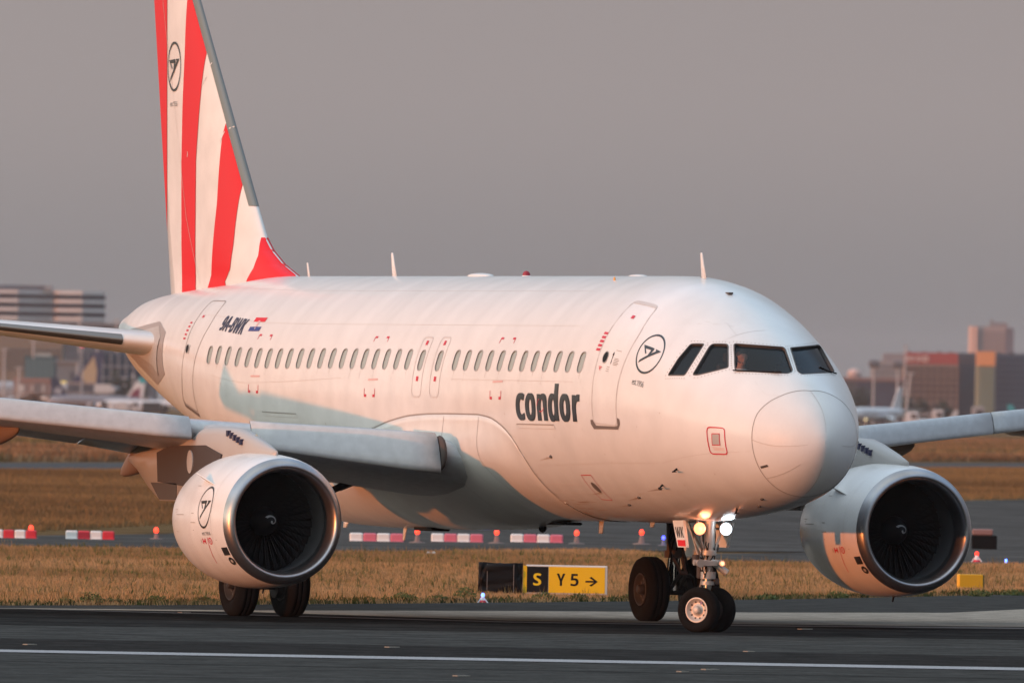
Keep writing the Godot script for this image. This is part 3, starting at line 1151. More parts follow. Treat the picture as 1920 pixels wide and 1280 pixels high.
const SLAT_H := [[2.2, .355], [3.6, .300], [4.7, .245], [6.0, .200], [7.3, .196], [9.0, .195], [10.3, .185], [17.0, .10]]
const UP := [[0.0, 0.0], [.015, .17], [.06, .33], [.15, .46], [.3, .52], [.45, .51], [.6, .43], [.8, .24], [1.0, .012]]
const LO := [[0.0, 0.0], [.015, -.17], [.06, -.33], [.15, -.45], [.3, -.49], [.45, -.46], [.6, -.36], [.8, -.17], [1.0, -.012]]

func wing_point(z: float, x: float, v: float) -> Vector3:
	var l := w_le(z) + 0.10
	var c := w_te(z) - l
	var t := tab([[1.3, .90], [2.2, .86], [4.5, .60], [6.4, .46], [11.0, .30], [17.05, .17]], z)
	var inc := tab([[1.3, .085], [2.2, .085], [6.4, .055], [17.05, .02]], z)
	return Vector3(-(l + c * x), w_y(z) + v * t - inc * c * x, z)

func build_wing(sd: float) -> void:
	var zs := [1.3, 2.2, 3.0, 3.8, 4.7, 5.6, 6.4, 7.5, 9.0, 11.0, 13.0, 15.0, 16.6, 17.05]
	var rings := []
	for z in zs:
		var r := PackedVector3Array()
		for q in UP:
			r.append(wing_point(z, q[0], q[1]) * Vector3(1, 1, sd))
		for i in range(LO.size() - 1, 0, -1):
			r.append(wing_point(z, LO[i][0], LO[i][1]) * Vector3(1, 1, sd))
		rings.append(r)
	B()
	smooth(1)
	loft(rings, true, false, true, sd > 0.0)
	var w := put("wing", done(), MT.wing, plane)
	# slats, run out forwards and down
	var prof := [[.44, 1.0], [.28, .93], [.12, .74], [-.03, .38], [-.15, -.02], [-.25, -.42], [-.30, -.70], [-.27, -.91], [-.14, -1.0], [.08, -1.0], [.10, -.9], [-.06, -.7], [-.06, -.35], [.02, .1], [.14, .5], [.30, .80], [.44, .96]]
	for span in [[2.28, 5.12], [6.06, 9.50], [9.53, 12.0], [12.03, 14.3], [14.33, 16.5]]:
		var sr := []
		for i in 7:
			var z := lerpf(span[0], span[1], i / 6.0)
			var h := tab(SLAT_H, z)
			var r := PackedVector3Array()
			for q in prof:
				r.append(Vector3(-(w_le(z) + q[0] * h * 1.35), w_y(z) + 0.015 + q[1] * h, sd * z))
			sr.append(r)
		B()
		smooth(1)
		loft(sr, true, true, true, sd < 0.0)
		var sl := put("slat", done(), MT.slat, w)
		B()
		for z in [span[0] + 0.5, span[1] - 0.5]:
			var p := wing_point(z, 0.04, -0.1) * Vector3(1, 1, sd)
			box(p + Vector3(-0.06, -0.02, 0), Vector3(0.35, 0.10, 0.07))
		put("slat_track", done(), MT.strut, w)
	# flaps, partly run out
	for span in [[2.3, 6.39], [6.42, 13.2]]:
		var fr := []
		for i in 6:
			var z := lerpf(span[0], span[1], i / 5.0)
			var te := wing_point(z, 1.0, 0.0)
			var ch := lerpf(1.15, 0.75, clampf((z - 2.3) / 10.0, 0.0, 1.0))
			var r := PackedVector3Array()
			for q in [[-.35, .0], [-.3, .07], [-.1, .10], [.2, .07], [.65, .0], [.2, -.02], [-.1, -.03], [-.3, -.05]]:
				var a: float = q[0] * ch
				var b: float = q[1] * ch
				var an := deg_to_rad(14.0)
				r.append(Vector3(te.x - (a * cos(an) + b * sin(an)) - 0.12, te.y + 0.03 - a * sin(an) + b * cos(an), sd * z))
			fr.append(r)
		B()
		smooth(1)
		loft(fr, true, true, true, sd > 0.0)
		put("flap", done(), MT.wing, w)
	# flap track fairings
	for q in [[5.27, 15.2, 19.45, 2.40, .27], [8.3, 16.2, 20.2, 2.66, .23], [11.8, 18.6, 20.9, 3.50, .12]]:
		var z: float = q[0]
		var rr := []
		for i in 25:
			var u := i / 24.0
			var s := lerpf(q[1], q[2], u)
			var rad: float = q[4] * minf(1.0, pow(u / 0.3 + 0.02, 0.6)) * (0.03 + 0.97 * pow(clampf((1.0 - u) / 0.32, 0.0, 1.0), 0.65))
			var yt := wing_point(z, clampf((s - w_le(z)) / (w_te(z) - w_le(z)), 0.0, 1.0), -0.3).y
			var yc := lerpf((maxf(yt - 0.10, q[3] + 0.48) if q[3] < 3.0 else yt - 0.10), q[3], clampf((s - q[2] + 1.6) / 1.6, 0.0, 1.0))
			var r := PackedVector3Array()
			for j in 16:
				var t := TAU * j / 16.0
				r.append(Vector3(-s, yc + rad * 1.25 * cos(t), sd * z + rad * 0.8 * sin(t)))
			rr.append(r)
		B()
		smooth(1)
		loft(rr, true, true, true, true)
		put("flap_track_fairing", done(), MT.canoe, w)
	# wing root end of the inner slat
	B()
	var h0 := 0.36
	lathe([[0.0, 0.0], [0.0, h0 * 0.8], [0.03, h0 * 0.86], [0.06, h0 * 0.8]], Vector3(-(w_le(2.2) + 0.12), w_y(2.2) + 0.02, sd * 2.26), Vector3(0, 0, -sd), 20)
	put("slat_seal", done(), MT.brown, w)
	B()
	prism(pv([-.9, -.35, 1.0, -.15, 1.25, .0, 1.0, .45, .0, .05]), func(p: Vector2, t: float) -> Vector3: return Vector3(-(w_te(17.0) - 0.7 + p.x), w_y(17.0) + p.y * 1.3, sd * (17.05 + t)), 0.0, 0.05)
	put("wingtip_fence", done(), MT.white, w)

func build_tailplane(sd: float) -> void:
	var rings := []
	var n := 16
	var half_t := func(z: float) -> float: return tab([[.6, .24], [1.2, .225], [3.7, .135], [6.2, .07]], z)
	var le := func(z: float) -> float: return 28.63 + 0.62 * (z - 1.2)
	var te := func(z: float) -> float: return tab([[.6, 32.0], [1.2, 32.1], [6.2, 33.25]], z)
	for z in [0.6, 0.9, 1.2, 2.0, 3.0, 4.0, 5.0, 6.0, 6.15, 6.22]:
		var r := PackedVector3Array()
		var k := 1.0 if z < 6.05 else 0.65 if z < 6.2 else 0.2
		var l: float = le.call(z)
		var t: float = te.call(z)
		var h: float = half_t.call(z)
		for j in range(-n + 1, n):
			var x := float(j) / (n - 1)
			var xx := x * x
			r.append(Vector3(-lerpf(l, t, xx), 4.70 + 0.1 * (z - 1.2) + 0.01 * xx * 3.0 + signf(x) * k * h * 2.0 * foil(xx), sd * z))
		rings.append(r)
	B()
	smooth(1)
	loft(rings, true, false, true, sd < 0.0)
	var t := put("tailplane", done(), MT.fair, plane)
	B()
	smooth(1)
	var lr := []
	for i in 8:
		var z := lerpf(1.85, 6.1, i / 7.0)
		var l: float = le.call(z)
		var c: float = te.call(z) - l
		var h: float = half_t.call(z)
		var r := PackedVector3Array()
		for j in range(-8, 9):
			var x := (j / 8.0) * (j / 8.0) * 0.028
			r.append(Vector3(-(l + c * x - 0.008), 4.70 + 0.1 * (z - 1.2) + signf(j) * (h * 2.0 * foil(x) + 0.005), sd * z))
		lr.append(r)
	loft(lr, false, false, false, sd < 0.0)
	put("leading_edge", done(), MT.le, t)
	on = 0
	var m := func(a: Array) -> PackedVector2Array:
		var o := PackedVector2Array()
		for q in pv(a):
			o.append(Vector2(q.x, q.y * sd))
		return o
	var pl := decal("scrub_plate", poly_tris(m.call([28.86, 1.10, 28.04, 1.25, 27.91, 1.80, 29.0, 2.06, 31.3, 1.80, 31.3, 1.30])), MT.plate, t, 0.006)
	decal("inner_plate", poly_tris(m.call([28.71, 1.17, 28.30, 1.33, 28.47, 1.86, 28.9, 1.76, 30.8, 1.70, 30.8, 1.36])), MT.pylon, pl, 0.010)
	decal("plate_slot", stroke(m.call([28.32, 1.36, 28.50, 1.87]), 0.03, false), MT.seam, pl, 0.013)

# ------------------------------------------------------------------ engines
func build_engine(sd: float) -> void:
	var en := Node3D.new()
	en.name = part_name(plane, "engine")
	en.position = Vector3(-9.82, 1.70, sd * 5.75)
	plane.add_child(en)
	var ax := Vector3(-1, 0, 0)
	var n := 72
	B()
	var pr := []
	for i in 30:
		var a := lerpf(0.17, 3.1, i / 29.0)
		pr.append([a, cN.at(a)])
	pr.append_array([[3.1, 0.885], [2.6, 0.86], [2.2, 0.80]])
	lathe(pr, Vector3.ZERO, ax, n)
	put("cowl", done(), MT.white, en)
	B()
	lathe([[0.42, 0.838], [0.30, 0.836], [0.18, 0.845], [0.09, 0.865], [0.035, 0.89], [0.008, 0.912], [0.0, 0.93], [0.008, 0.955], [0.03, 0.99], [0.06, 1.013], [0.11, 1.041], [0.17, cN.at(0.17) + 0.002]], Vector3.ZERO, ax, n)
	put("inlet_lip", done(), MT.lip, en)
	B()
	lathe([[1.25, 0.875], [1.05, 0.873], [0.7, 0.855], [0.42, 0.838]], Vector3.ZERO, ax, n)
	put("inlet_duct", done(), MT.barrel, en)
	B()
	lathe([[0.78, 0.8615], [0.74, 0.8585], [0.70, 0.8565]], Vector3.ZERO, ax, n)
	put("duct_band", done(), MT.rim, en)
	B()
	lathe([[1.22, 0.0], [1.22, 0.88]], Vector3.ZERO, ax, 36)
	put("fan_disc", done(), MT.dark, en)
	var blade := fan_blade()
	for i in 36:
		var b := put("fan_blade", blade, MT.fan, en)
		b.rotation.x = TAU * i / 36.0
	B()
	lathe([[0.62, 0.0], [0.635, 0.03], [0.70, 0.085], [0.82, 0.155], [0.95, 0.215], [1.06, 0.25], [1.12, 0.255]], Vector3.ZERO, ax, 32)
	var sp := put("spinner", done(), MT.fan, en)
	# painted spiral
	B()
	var prev := []
	for i in 41:
		var u := i / 40.0
		var t := 0.3 - u * TAU * 0.95
		var r := 0.016 + 0.085 * pow(u, 1.3)
		var w := 0.012 + 0.003 * u
		var o := []
		for rr in [r - w, r + w]:
			var a := tab([[0.0, .62], [0.03, .635], [0.085, .70], [0.155, .82], [0.215, .95]], maxf(rr, 0.0)) - 0.006
			o.append(Vector3(-a, rr * sin(t), rr * cos(t)))
		if i > 0:
			quad(prev[0], o[0], o[1], prev[1])
		prev = o
	put("spiral_mark", done(), mat(0.45, 0.45, 0.45, 0.5), sp)
	B()
	lathe([[2.4, 0.66], [3.1, 0.63], [3.7, 0.52], [4.25, 0.37], [4.25, 0.34], [3.8, 0.40]], Vector3.ZERO, ax, 40)
	put("core_cowl", done(), MT.exhaust, en)
	B()
	lathe([[3.6, 0.26], [4.2, 0.25], [4.7, 0.12], [4.85, 0.0]], Vector3.ZERO, ax, 24)
	put("exhaust_plug", done(), MT.exhaust, en)
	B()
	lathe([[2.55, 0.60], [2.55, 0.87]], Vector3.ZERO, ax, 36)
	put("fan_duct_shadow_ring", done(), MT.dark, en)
	# strake
	on = 3
	for side in [1.0, -1.0]:
		B()
		var th: float = 1.0 * side
		var f := func(p: Vector2, t: float) -> Vector3:
			var rr := cN.at(p.x) + p.y
			var tt: float = th + 0.12 * (1.0 - p.x) * side + t / rr
			return Vector3(-p.x, rr * cos(tt), rr * sin(tt))
		prism(pv([.85, -.01, 1.45, -.01, 1.45, .20, 1.36, .21]), f, -0.008, 0.008)
		put("strake", done(), MT.fair, en)
	# paint
	if sd > 0.0:   # the emblem is on the outboard side of each engine
		nac_paint("emblem", bird(Vector2(.93, 1.372), Vector2(-.29, -.325)), MT.paint_black, en)
		nac_paint("founding_year", placed(text_tris("est.1956", false), 1.03, .67, 1.795, 1.742), MT.paint_black, en)
	else:
		nac_paint("emblem", bird(Vector2(.93, -1.372), Vector2(.29, .325)), MT.paint_black, en)
		nac_paint("founding_year", placed(text_tris("est.1956", false), .67, 1.03, -1.795, -1.742), MT.paint_black, en)
	var h := PackedVector2Array()
	h.append_array(poly_tris(pv([1.08, 1.845, 1.045, 1.845, 1.045, 1.93, 1.08, 1.93])))
	h.append_array(poly_tris(pv([.97, 1.845, .935, 1.845, .935, 1.93, .97, 1.93])))
	h.append_array(poly_tris(pv([1.05, 1.872, .96, 1.872, .96, 1.903, 1.05, 1.903])))
	h.append_array(ring(Vector2(.735, 1.885), Vector2(.075, .055), Vector2(.05, .038), 24))
	h.append_array(stroke(pv([.745, 1.865, .725, 1.905]), 0.02, false, Vector2(1, 1.13)))
	h.append_array(stroke(pv([.835, 1.825, .86, 1.985, .93, 2.26]), 0.018, false, Vector2(1, 1.13)))
	nac_paint("warning_marks", h, MT.mark, en)
	nac_paint("black_placard", poly_tris(pv([.40, 1.995, .195, 1.995, .202, 2.133, .405, 2.13])), MT.paint_black, en)
	var rg := ring(Vector2(.27, 2.243), Vector2(.085, .075), Vector2(.035, .03), 24)
	nac_paint("port_ring", rg, MT.paint_black, en)
	nac_paint("port_centre", poly_tris(ellipse(Vector2(.27, 2.243), Vector2(.035, .03))), MT.hub, en)
	var sm := PackedVector2Array()
	for q in [[2.62, 1.42, 2.4], [2.58, 1.46, 2.45], [1.52, 1.475, 1.40], [1.53, 1.612, 1.32], [2.52, 1.77, 2.34], [2.6, 1.60, 2.52], [1.44, 1.726, 1.40], [2.5, 1.50, 1.95], [1.16, 1.87, 1.12], [1.16, 1.89, 1.12], [1.16, 1.91, 1.12], [.5, 1.87, .47], [1.6, 1.05, 1.45]]:
		sm.append_array(stroke(pv([q[0], q[1], q[2], q[1]]), 0.012, false, Vector2(1, 1.13)))
	nac_paint("small_print", sm, MT.line, en)
	var jt := PackedVector2Array()
	for a in [1.62, 0.62]:
		var l := PackedVector2Array()
		for i in 40:
			l.append(Vector2(a, -2.9 + 5.8 * i / 39.0))
		jt.append_array(stroke(l, 0.007, false, Vector2(1, 1.13)))
	nac_paint("cowl_joint", jt, MT.faint, en)
	B()
	cyl(Vector3(-1.0, -1.10, 0.0), Vector3(-1.06, -1.22, 0.0), 0.02, 0.015)
	put("drain_mast", done(), MT.black, en)
	on = 0
	# pylon, a part of its own between engine and wing
	var rr := []
	for q in [[10.3, 2.88, 2.78, .02], [10.5, 2.93, 2.72, .07], [10.77, 3.0, 2.66, .12], [11.57, 3.18, 2.5, .18], [12.0, 3.25, 2.45, .20], [12.8, 3.27, 2.32, .22], [13.5, 3.26, 2.15, .23], [14.7, 3.0, 1.98, .23], [15.5, 2.9, 1.98, .21], [16.2, 2.85, 2.2, .17], [17.0, 2.8, 2.5, .10], [17.7, 2.72, 2.66, .02]]:
		var s: float = q[0]
		var r := PackedVector3Array()
		var w: float = q[3]
		var c := minf(0.14, (q[1] - q[2]) * 0.4)
		for p in [[-w, q[2]], [-w, q[1] - c], [-w * .72, q[1] - c * .3], [-w * .3, q[1]], [w * .3, q[1]], [w * .72, q[1] - c * .3], [w, q[1] - c], [w, q[2]]]:
			r.append(Vector3(-s, p[1], sd * 5.75 + p[0]))
		rr.append(r)
	B()
	smooth(1)
	loft(rr, true, true, true, true)
	var py := put("pylon", done(), MT.pylon, plane)
	for sg in [1.0, -1.0]:
		B()
		quad_on(py, [[12.4, 2.80], [13.2, 2.95], [15.0, 2.92], [15.62, 2.80], [15.55, 2.30], [13.4, 2.2], [12.6, 2.45]], sd * 5.75, sg)
		put("pylon_panel", done(), MT.brown, py)
		B()
		quad_on(py, [[15.9, 2.285], [15.45, 2.0], [14.6, 2.0], [14.6, 2.285]], sd * 5.75, sg)
		put("pylon_panel", done(), MT.seam, py)
		B()
		prism(ellipse(Vector2(13.9, 2.66), Vector2(.14, .20), 16), func(p: Vector2, t: float) -> Vector3: return Vector3(-p.x, p.y, sd * 5.75 + t * sg), 0.24, 0.262)
		put("access_cover", done(), MT.pylon, py)
	B()
	for i in 5:
		box(Vector3(-11.55 - i * 0.16, 3.02 + i * 0.035, sd * 5.75 + 0.19), Vector3(0.08, 0.10, 0.06))
	put("vent_grille", done(), MT.navy, py)

func quad_on(_p: Node, pts: Array, zc: float, sg: float) -> void:
	var poly := PackedVector2Array()
	for q in pts:
		poly.append(Vector2(q[0], q[1]))
	prism(poly, func(p: Vector2, t: float) -> Vector3: return Vector3(-p.x, p.y, zc + t * sg), 0.20, 0.243)

func nac_paint(called: String, tris: PackedVector2Array, m: Material, parent: Node) -> void:
	on = 3
	st = SurfaceTool.new()
	st.begin(Mesh.PRIMITIVE_TRIANGLES)
	for i in range(0, tris.size(), 3):
		lay2(tris[i], tris[i + 1], tris[i + 2], 0.004, 0.09, 0, Vector2(1, 1.13))
	put(called, st.commit(), m, parent)
	on = 0

func fan_blade() -> ArrayMesh:
	B()
	var rr := []
	for i in 7:
		var u := i / 6.0
		var r := lerpf(0.22, 0.865, u)
		var tw := deg_to_rad(lerpf(28.0, 62.0, u))
		var ch := lerpf(0.16, 0.22, u)
		var p := PackedVector3Array()
		for q in [[-.5, 0.0], [0.0, .05], [.5, 0.0], [0.0, -.03]]:
			var a: float = q[0] * ch
			var b: float = q[1] * ch
			p.append(Vector3(-(1.10 + a * cos(tw) + b * sin(tw)), r, a * sin(tw) - b * cos(tw)))
		rr.append(p)
	loft(rr, true, true, true)
	return done()

# ------------------------------------------------------------------ landing gear, lights, aerials
func wheel(parent: Node, called: String, c: Vector3, R: float, w: float, rim: float, yaw: float, light_hub: bool, side: float) -> void:
	var o := Node3D.new()
	o.name = part_name(parent, called)
	o.position = c
	o.rotation.y = yaw
	parent.add_child(o)
	var h := w * 0.5
	B()
	lathe([[-h * .62, rim], [-h * .80, rim + .03], [-h, rim + (R - rim) * .42], [-h * .96, rim + (R - rim) * .66], [-h * .80, rim + (R - rim) * .88], [-h * .55, R - .012], [-h * .50, R - .002], [-h * .22, R], [-h * .20, R - .012], [-h * .17, R - .012], [-h * .15, R], [h * .15, R], [h * .17, R - .012], [h * .20, R - .012], [h * .22, R], [h * .50, R - .002], [h * .55, R - .012], [h * .80, rim + (R - rim) * .88], [h * .96, rim + (R - rim) * .66], [h, rim + (R - rim) * .42], [h * .80, rim + .03], [h * .62, rim]], Vector3.ZERO, Vector3(0, 0, 1), 48)
	put("tyre", done(), MT.tyre, o)
	var hm: Material = MT.hub if light_hub else MT.hubdark
	B()
	lathe([[h * .80, rim + .012], [h * .86, rim - .002], [h * .80, rim - .018], [h * .45, rim - .035], [h * .32, rim * .62], [h * .38, rim * .42], [h * .5, rim * .36], [h * .5, 0.0]], Vector3.ZERO, Vector3(0, 0, side), 40)
	put("rim", done(), hm, o)
	B()
	lathe([[-h * .80, rim + .012], [-h * .86, rim - .002], [-h * .80, rim - .018], [-h * .3, rim - .03], [-h * .3, 0.0]], Vector3.ZERO, Vector3(0, 0, side), 40)
	put("inner_rim", done(), MT.hubdark, o)
	B()
	for i in 10:
		var t := TAU * i / 10.0
		var q := Vector3(cos(t), sin(t), 0) * rim * 0.70
		cyl(q + Vector3(0, 0, side * h * .34), q + Vector3(0, 0, side * h * .42), rim * .085, rim * .085, 10)
	put("hub_holes", done(), MT.seam, o)
	B()
	lathe([[h * .5, rim * .34], [h * .95, rim * .30], [h * 1.02, rim * .24], [h * 1.02, 0.0]], Vector3.ZERO, Vector3(0, 0, side), 24)
	put("hub_cap", done(), MT.hub if light_hub else MT.hubdark, o)

func build_nose_gear() -> void:
	var g := Node3D.new()
	g.name = "nose_gear"
	g.position = Vector3(-5.07, 0, 0)
	plane.add_child(g)
	var yaw := deg_to_rad(38.0)
	var axle := Vector3(sin(yaw), 0, cos(yaw))
	B()
	cyl(Vector3(0.10, 1.98, 0), Vector3(0.02, 0.98, 0), 0.095, 0.085, 20)
	cyl(Vector3(0.03, 1.02, 0), Vector3(0.03, 0.90, 0), 0.125, 0.125, 20)
	cyl(Vector3(0.055, 1.38, 0), Vector3(0.05, 1.30, 0), 0.125, 0.125, 20)
	cyl(Vector3(0.02, 0.86, 0), Vector3(0.02, 0.80, 0), 0.11, 0.11, 20)
	box(Vector3(0.03, 1.16, 0), Vector3(0.22, 0.12, 0.30), Basis.IDENTITY, 0.02)
	cyl(Vector3(0.03, 1.17, -0.26), Vector3(0.03, 1.17, 0.26), 0.05, 0.05, 12)
	put("strut", done(), MT.strut, g)
	B()
	cyl(Vector3(0.02, 0.95, 0), Vector3(0.0, 0.36, 0), 0.065, 0.065, 20)
	put("piston", done(), MT.chrome, g)
	B()
	cyl(-axle * 0.34 + Vector3(0, .381, 0), axle * 0.34 + Vector3(0, .381, 0), 0.055, 0.055, 16)
	cyl(Vector3(0, .50, 0), Vector3(0, .30, 0), 0.085, 0.085, 16)
	put("axle", done(), MT.strut, g)
	B()
	for z in [-.06, .06]:
		cyl(Vector3(-0.06, .92, z), Vector3(-0.26, .70, z * .5), 0.024, 0.022, 8)
		cyl(Vector3(-0.26, .70, z * .5), Vector3(-0.04, .46, z), 0.022, 0.024, 8)
	cyl(Vector3(-0.26, .70, -.05), Vector3(-0.26, .70, .05), 0.03, 0.03, 8)
	put("torque_link", done(), MT.strut, g)
	B()
	for z in [-.14, .14]:
		cyl(Vector3(0.03, 1.30, z * .6), Vector3(-0.70, 1.95, z * 1.3), 0.035, 0.035, 10)
		cyl(Vector3(0.06, 1.36, z * .7), Vector3(0.12, 1.95, z * 1.9), 0.022, 0.022, 8)
	cyl(Vector3(0.02, 1.05, 0.10), Vector3(-0.45, 1.9, 0.2), 0.018, 0.018, 8)
	put("drag_brace", done(), MT.strut, g)
	B()
	rng.seed = 5
	for i in 9:
		var z := rng.randf_range(-.12, .12)
		var p0 := Vector3(0.10, 1.75, z)
		for k in 6:
			var p1 := Vector3(0.09 + rng.randf_range(-.03, .05), 1.75 - (k + 1) * .14, clampf(z + rng.randf_range(-.05, .05), -.14, .14))
			cyl(p0, p1, 0.009, 0.009, 6, false)
			p0 = p1
	put("hoses", done(), MT.black, g)
	B()
	box(Vector3(-.02, 1.42, -.14), Vector3(.16, .12, .08), Basis.IDENTITY, .01)
	box(Vector3(-.04, 1.22, .20), Vector3(.14, .16, .08), Basis.IDENTITY, .01)
	box(Vector3(.06, .86, -.13), Vector3(.10, .10, .09), Basis.IDENTITY, .01)
	box(Vector3(-.20, 1.05, .0), Vector3(.12, .3, .2), Basis.IDENTITY, .02)
	put("actuators", done(), MT.brown, g)
	for s in [1.0, -1.0]:
		wheel(g, "wheel", Vector3(0, .381, 0) + axle * .255 * s, .381, .225, .200, yaw, true, s)
	B()
	box(axle * .255 + axle * .085 + Vector3(0, .381 + .12, 0) + axle.cross(Vector3.UP) * -.09, Vector3(.04, .05, .012), Basis(Vector3.UP, yaw))
	put("hub_sticker", done(), MT.blue, g)
	# well and doors
	B()
	box(Vector3(-5.5, 2.10, 0), Vector3(1.1, .3, .8))
	put("gear_well", done(), MT.dark, plane)
	for q in [[[5.45, 1.86, .47, 4.97, 1.87, .47, 4.72, 1.42, .50, 5.12, 1.42, .50], 1.0], [[5.90, 1.84, -.47, 5.12, 1.84, -.47, 5.45, 1.42, -.50, 5.92, 1.42, -.50], -1.0]]:
		var a: Array = q[0]
		var p := []
		for i in 4:
			p.append(Vector3(-a[i * 3] + 5.07, a[i * 3 + 1], a[i * 3 + 2]))
		var th := Vector3(0, 0, 0.022 * q[1])
		B()
		if q[1] > 0:
			quad(p[3] + th, p[2] + th, p[1] + th, p[0] + th)
			quad(p[0] - th, p[1] - th, p[2] - th, p[3] - th)
		else:
			quad(p[0] + th, p[1] + th, p[2] + th, p[3] + th)
			quad(p[3] - th, p[2] - th, p[1] - th, p[0] - th)
		for i in 4:
			var k := (i + 1) % 4
			quad(p[i] + th, p[k] + th, p[k] - th, p[i] - th)
		var d := put("gear_door", done(), MT.white, g)
		if q[1] > 0:
			# bilinear placing of the letters on the door's outer face
			var f := func(u: Vector2) -> Vector3: return (p[0].lerp(p[1], u.x)).lerp(p[3].lerp(p[2], u.x), 1.0 - u.y) + th + Vector3(0, 0, .004)
			B()
			var t := placed(text_tris("WK"), .12, .88, .36, .76)
			for i in range(0, t.size(), 3):
				tri(f.call(t[i]), f.call(t[i + 1]), f.call(t[i + 2]))
			put("door_letters", done(), MT.paint_black, d)
			B()
			quad(f.call(Vector2(.12, .04)), f.call(Vector2(.95, .04)), f.call(Vector2(.95, .27)), f.call(Vector2(.12, .27)))
			put("red_placard", done(), MT.red, d)
	# lamps: two take-off lamps high up, a turn-off lamp low down
	lamp(g, "takeoff_lamp", Vector3(.26, 1.735, .255), .105, Color(1.0, .31, .14), 2.7)
	lamp(g, "takeoff_lamp", Vector3(.26, 1.735, -.215), .105, Color(.78, .92, 1.0), 4.0)
	lamp(g, "turnoff_lamp", Vector3(.24, 1.16, -.17), .035, Color(1.0, .34, .16), 2.8)
	B()
	cyl(Vector3(.12, 1.16, .22), Vector3(.25, 1.16, .22), .05, .07, 14)
	cyl(Vector3(.02, 1.735, -.3), Vector3(.02, 1.735, .33), .02, .02, 8)
	for z in [.255, -.215]:
		cyl(Vector3(.08, 1.735, z), Vector3(.25, 1.735, z), .06, .105, 16)
	cyl(Vector3(.10, 1.16, -.17), Vector3(.235, 1.16, -.17), .04, .055, 14)
	cyl(Vector3(.04, 1.16, -.10), Vector3(.14, 1.00, -.30), .05, .06, 14)
	put("lamp_housing", done(), MT.strut, g)

func lamp(parent: Node, called: String, p: Vector3, r: float, c: Color, e: float) -> void:
	B()
	ball(Vector3.ZERO, Vector3(r * .5, r, r), 10)
	var m := mat(c.r, c.g, c.b, .3)
	m.emission_enabled = true
	m.emission = lin3(c.r, c.g, c.b)
	m.emission_energy_multiplier = e
	var o := put(called, done(), m, parent)
	o.position = p
	var l := OmniLight3D.new()
	l.name = called + "_light"
	l.light_color = lin3(c.r, c.g, c.b)
	l.light_energy = 15.0 * r * r
	l.light_size = r
	l.omni_range = 30.0
	l.omni_attenuation = 2.0
	l.shadow_enabled = true
	l.position = Vector3(r * .7, 0, 0)
	o.add_child(l)

func build_main_gear(sd: float) -> void:
	var g := Node3D.new()
	g.name = part_name(plane, "main_gear")
	g.position = Vector3(-16.11, 0, sd * 3.795)
	plane.add_child(g)
	B()
	cyl(Vector3(0.05, 2.75, -sd * .05), Vector3(0, 1.15, 0), .15, .14, 20)
	cyl(Vector3(0, 1.25, 0), Vector3(0, 1.12, 0), .18, .18, 20)
	cyl(Vector3(0, 1.9, 0), Vector3(-.5, 2.7, -sd * .1), .08, .07, 12)
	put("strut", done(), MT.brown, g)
	B()
	cyl(Vector3(0, 1.2, 0), Vector3(0, .55, 0), .10, .10, 18)
	put("piston", done(), MT.chrome, g)
	B()
	cyl(Vector3(0, .555, -.62), Vector3(0, .555, .62), .085, .085, 16)
	for z in [-.22, .22]:
		cyl(Vector3(0, .555, z - .05), Vector3(0, .555, z + .05), .23, .23, 22)
	put("axle", done(), MT.hubdark, g)
	B()
	for z in [-.09, .09]:
		cyl(Vector3(.12, 1.15, z), Vector3(.42, .86, z * .5), .035, .03, 8)
		cyl(Vector3(.42, .86, z * .5), Vector3(.10, .60, z), .03, .035, 8)
	cyl(Vector3(.42, .86, -.07), Vector3(.42, .86, .07), .04, .04, 8)
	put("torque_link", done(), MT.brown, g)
	B()
	cyl(Vector3(0, 1.75, -sd * .1), Vector3(.1, 2.25, -sd * 1.3), .06, .06, 12)
	cyl(Vector3(.1, 2.25, -sd * 1.3), Vector3(.15, 2.5, -sd * 1.9), .07, .07, 12)
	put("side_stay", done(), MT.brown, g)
	B()
	rng.seed = 9
	for i in 7:
		var p0 := Vector3(.17, 1.9, rng.randf_range(-.12, .12))
		for k in 7:
			var p1 := Vector3(.17 + rng.randf_range(-.05, .07), 1.9 - (k + 1) * .17, clampf(p0.z + rng.randf_range(-.06, .06), -.2, .2))
			cyl(p0, p1, .014, .014, 6, false)
			p0 = p1
	put("hoses", done(), MT.black, g)
	B()
	prism(pv([-.45, 1.15, .45, 1.15, .62, 1.7, .62, 2.7, -.62, 2.7, -.62, 1.7]), func(p: Vector2, t: float) -> Vector3: return Vector3(p.x, p.y, sd * (.30 + (p.y - 1.1) * .06) + t), -.02, .02)
	put("leg_door", done(), MT.fair, g)
	for k in [1.0, -1.0]:
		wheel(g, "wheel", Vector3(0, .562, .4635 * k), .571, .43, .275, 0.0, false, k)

func aerial(called: String, s: float, y0: float, h: float, c0: float, c1: float, sweep: float, m: Material) -> void:
	B()
	var rr := []
	for u in [0.0, .5, .9, 1.0]:
		var c := lerpf(c0, c1, u)
		var r := PackedVector3Array()
		for q in [[-.5, 0.0], [-.2, .09], [.2, .08], [.5, .0], [.2, -.08], [-.2, -.09]]:
			r.append(Vector3(-(s + sweep * u + q[0] * c), y0 + h * u, q[1] * c0 * .8 * (1.0 if u < 1.0 else .5)))
		rr.append(r)
	smooth(1)
	loft(rr, true, true, true, h > 0.0)
	put(called, done(), m, plane)

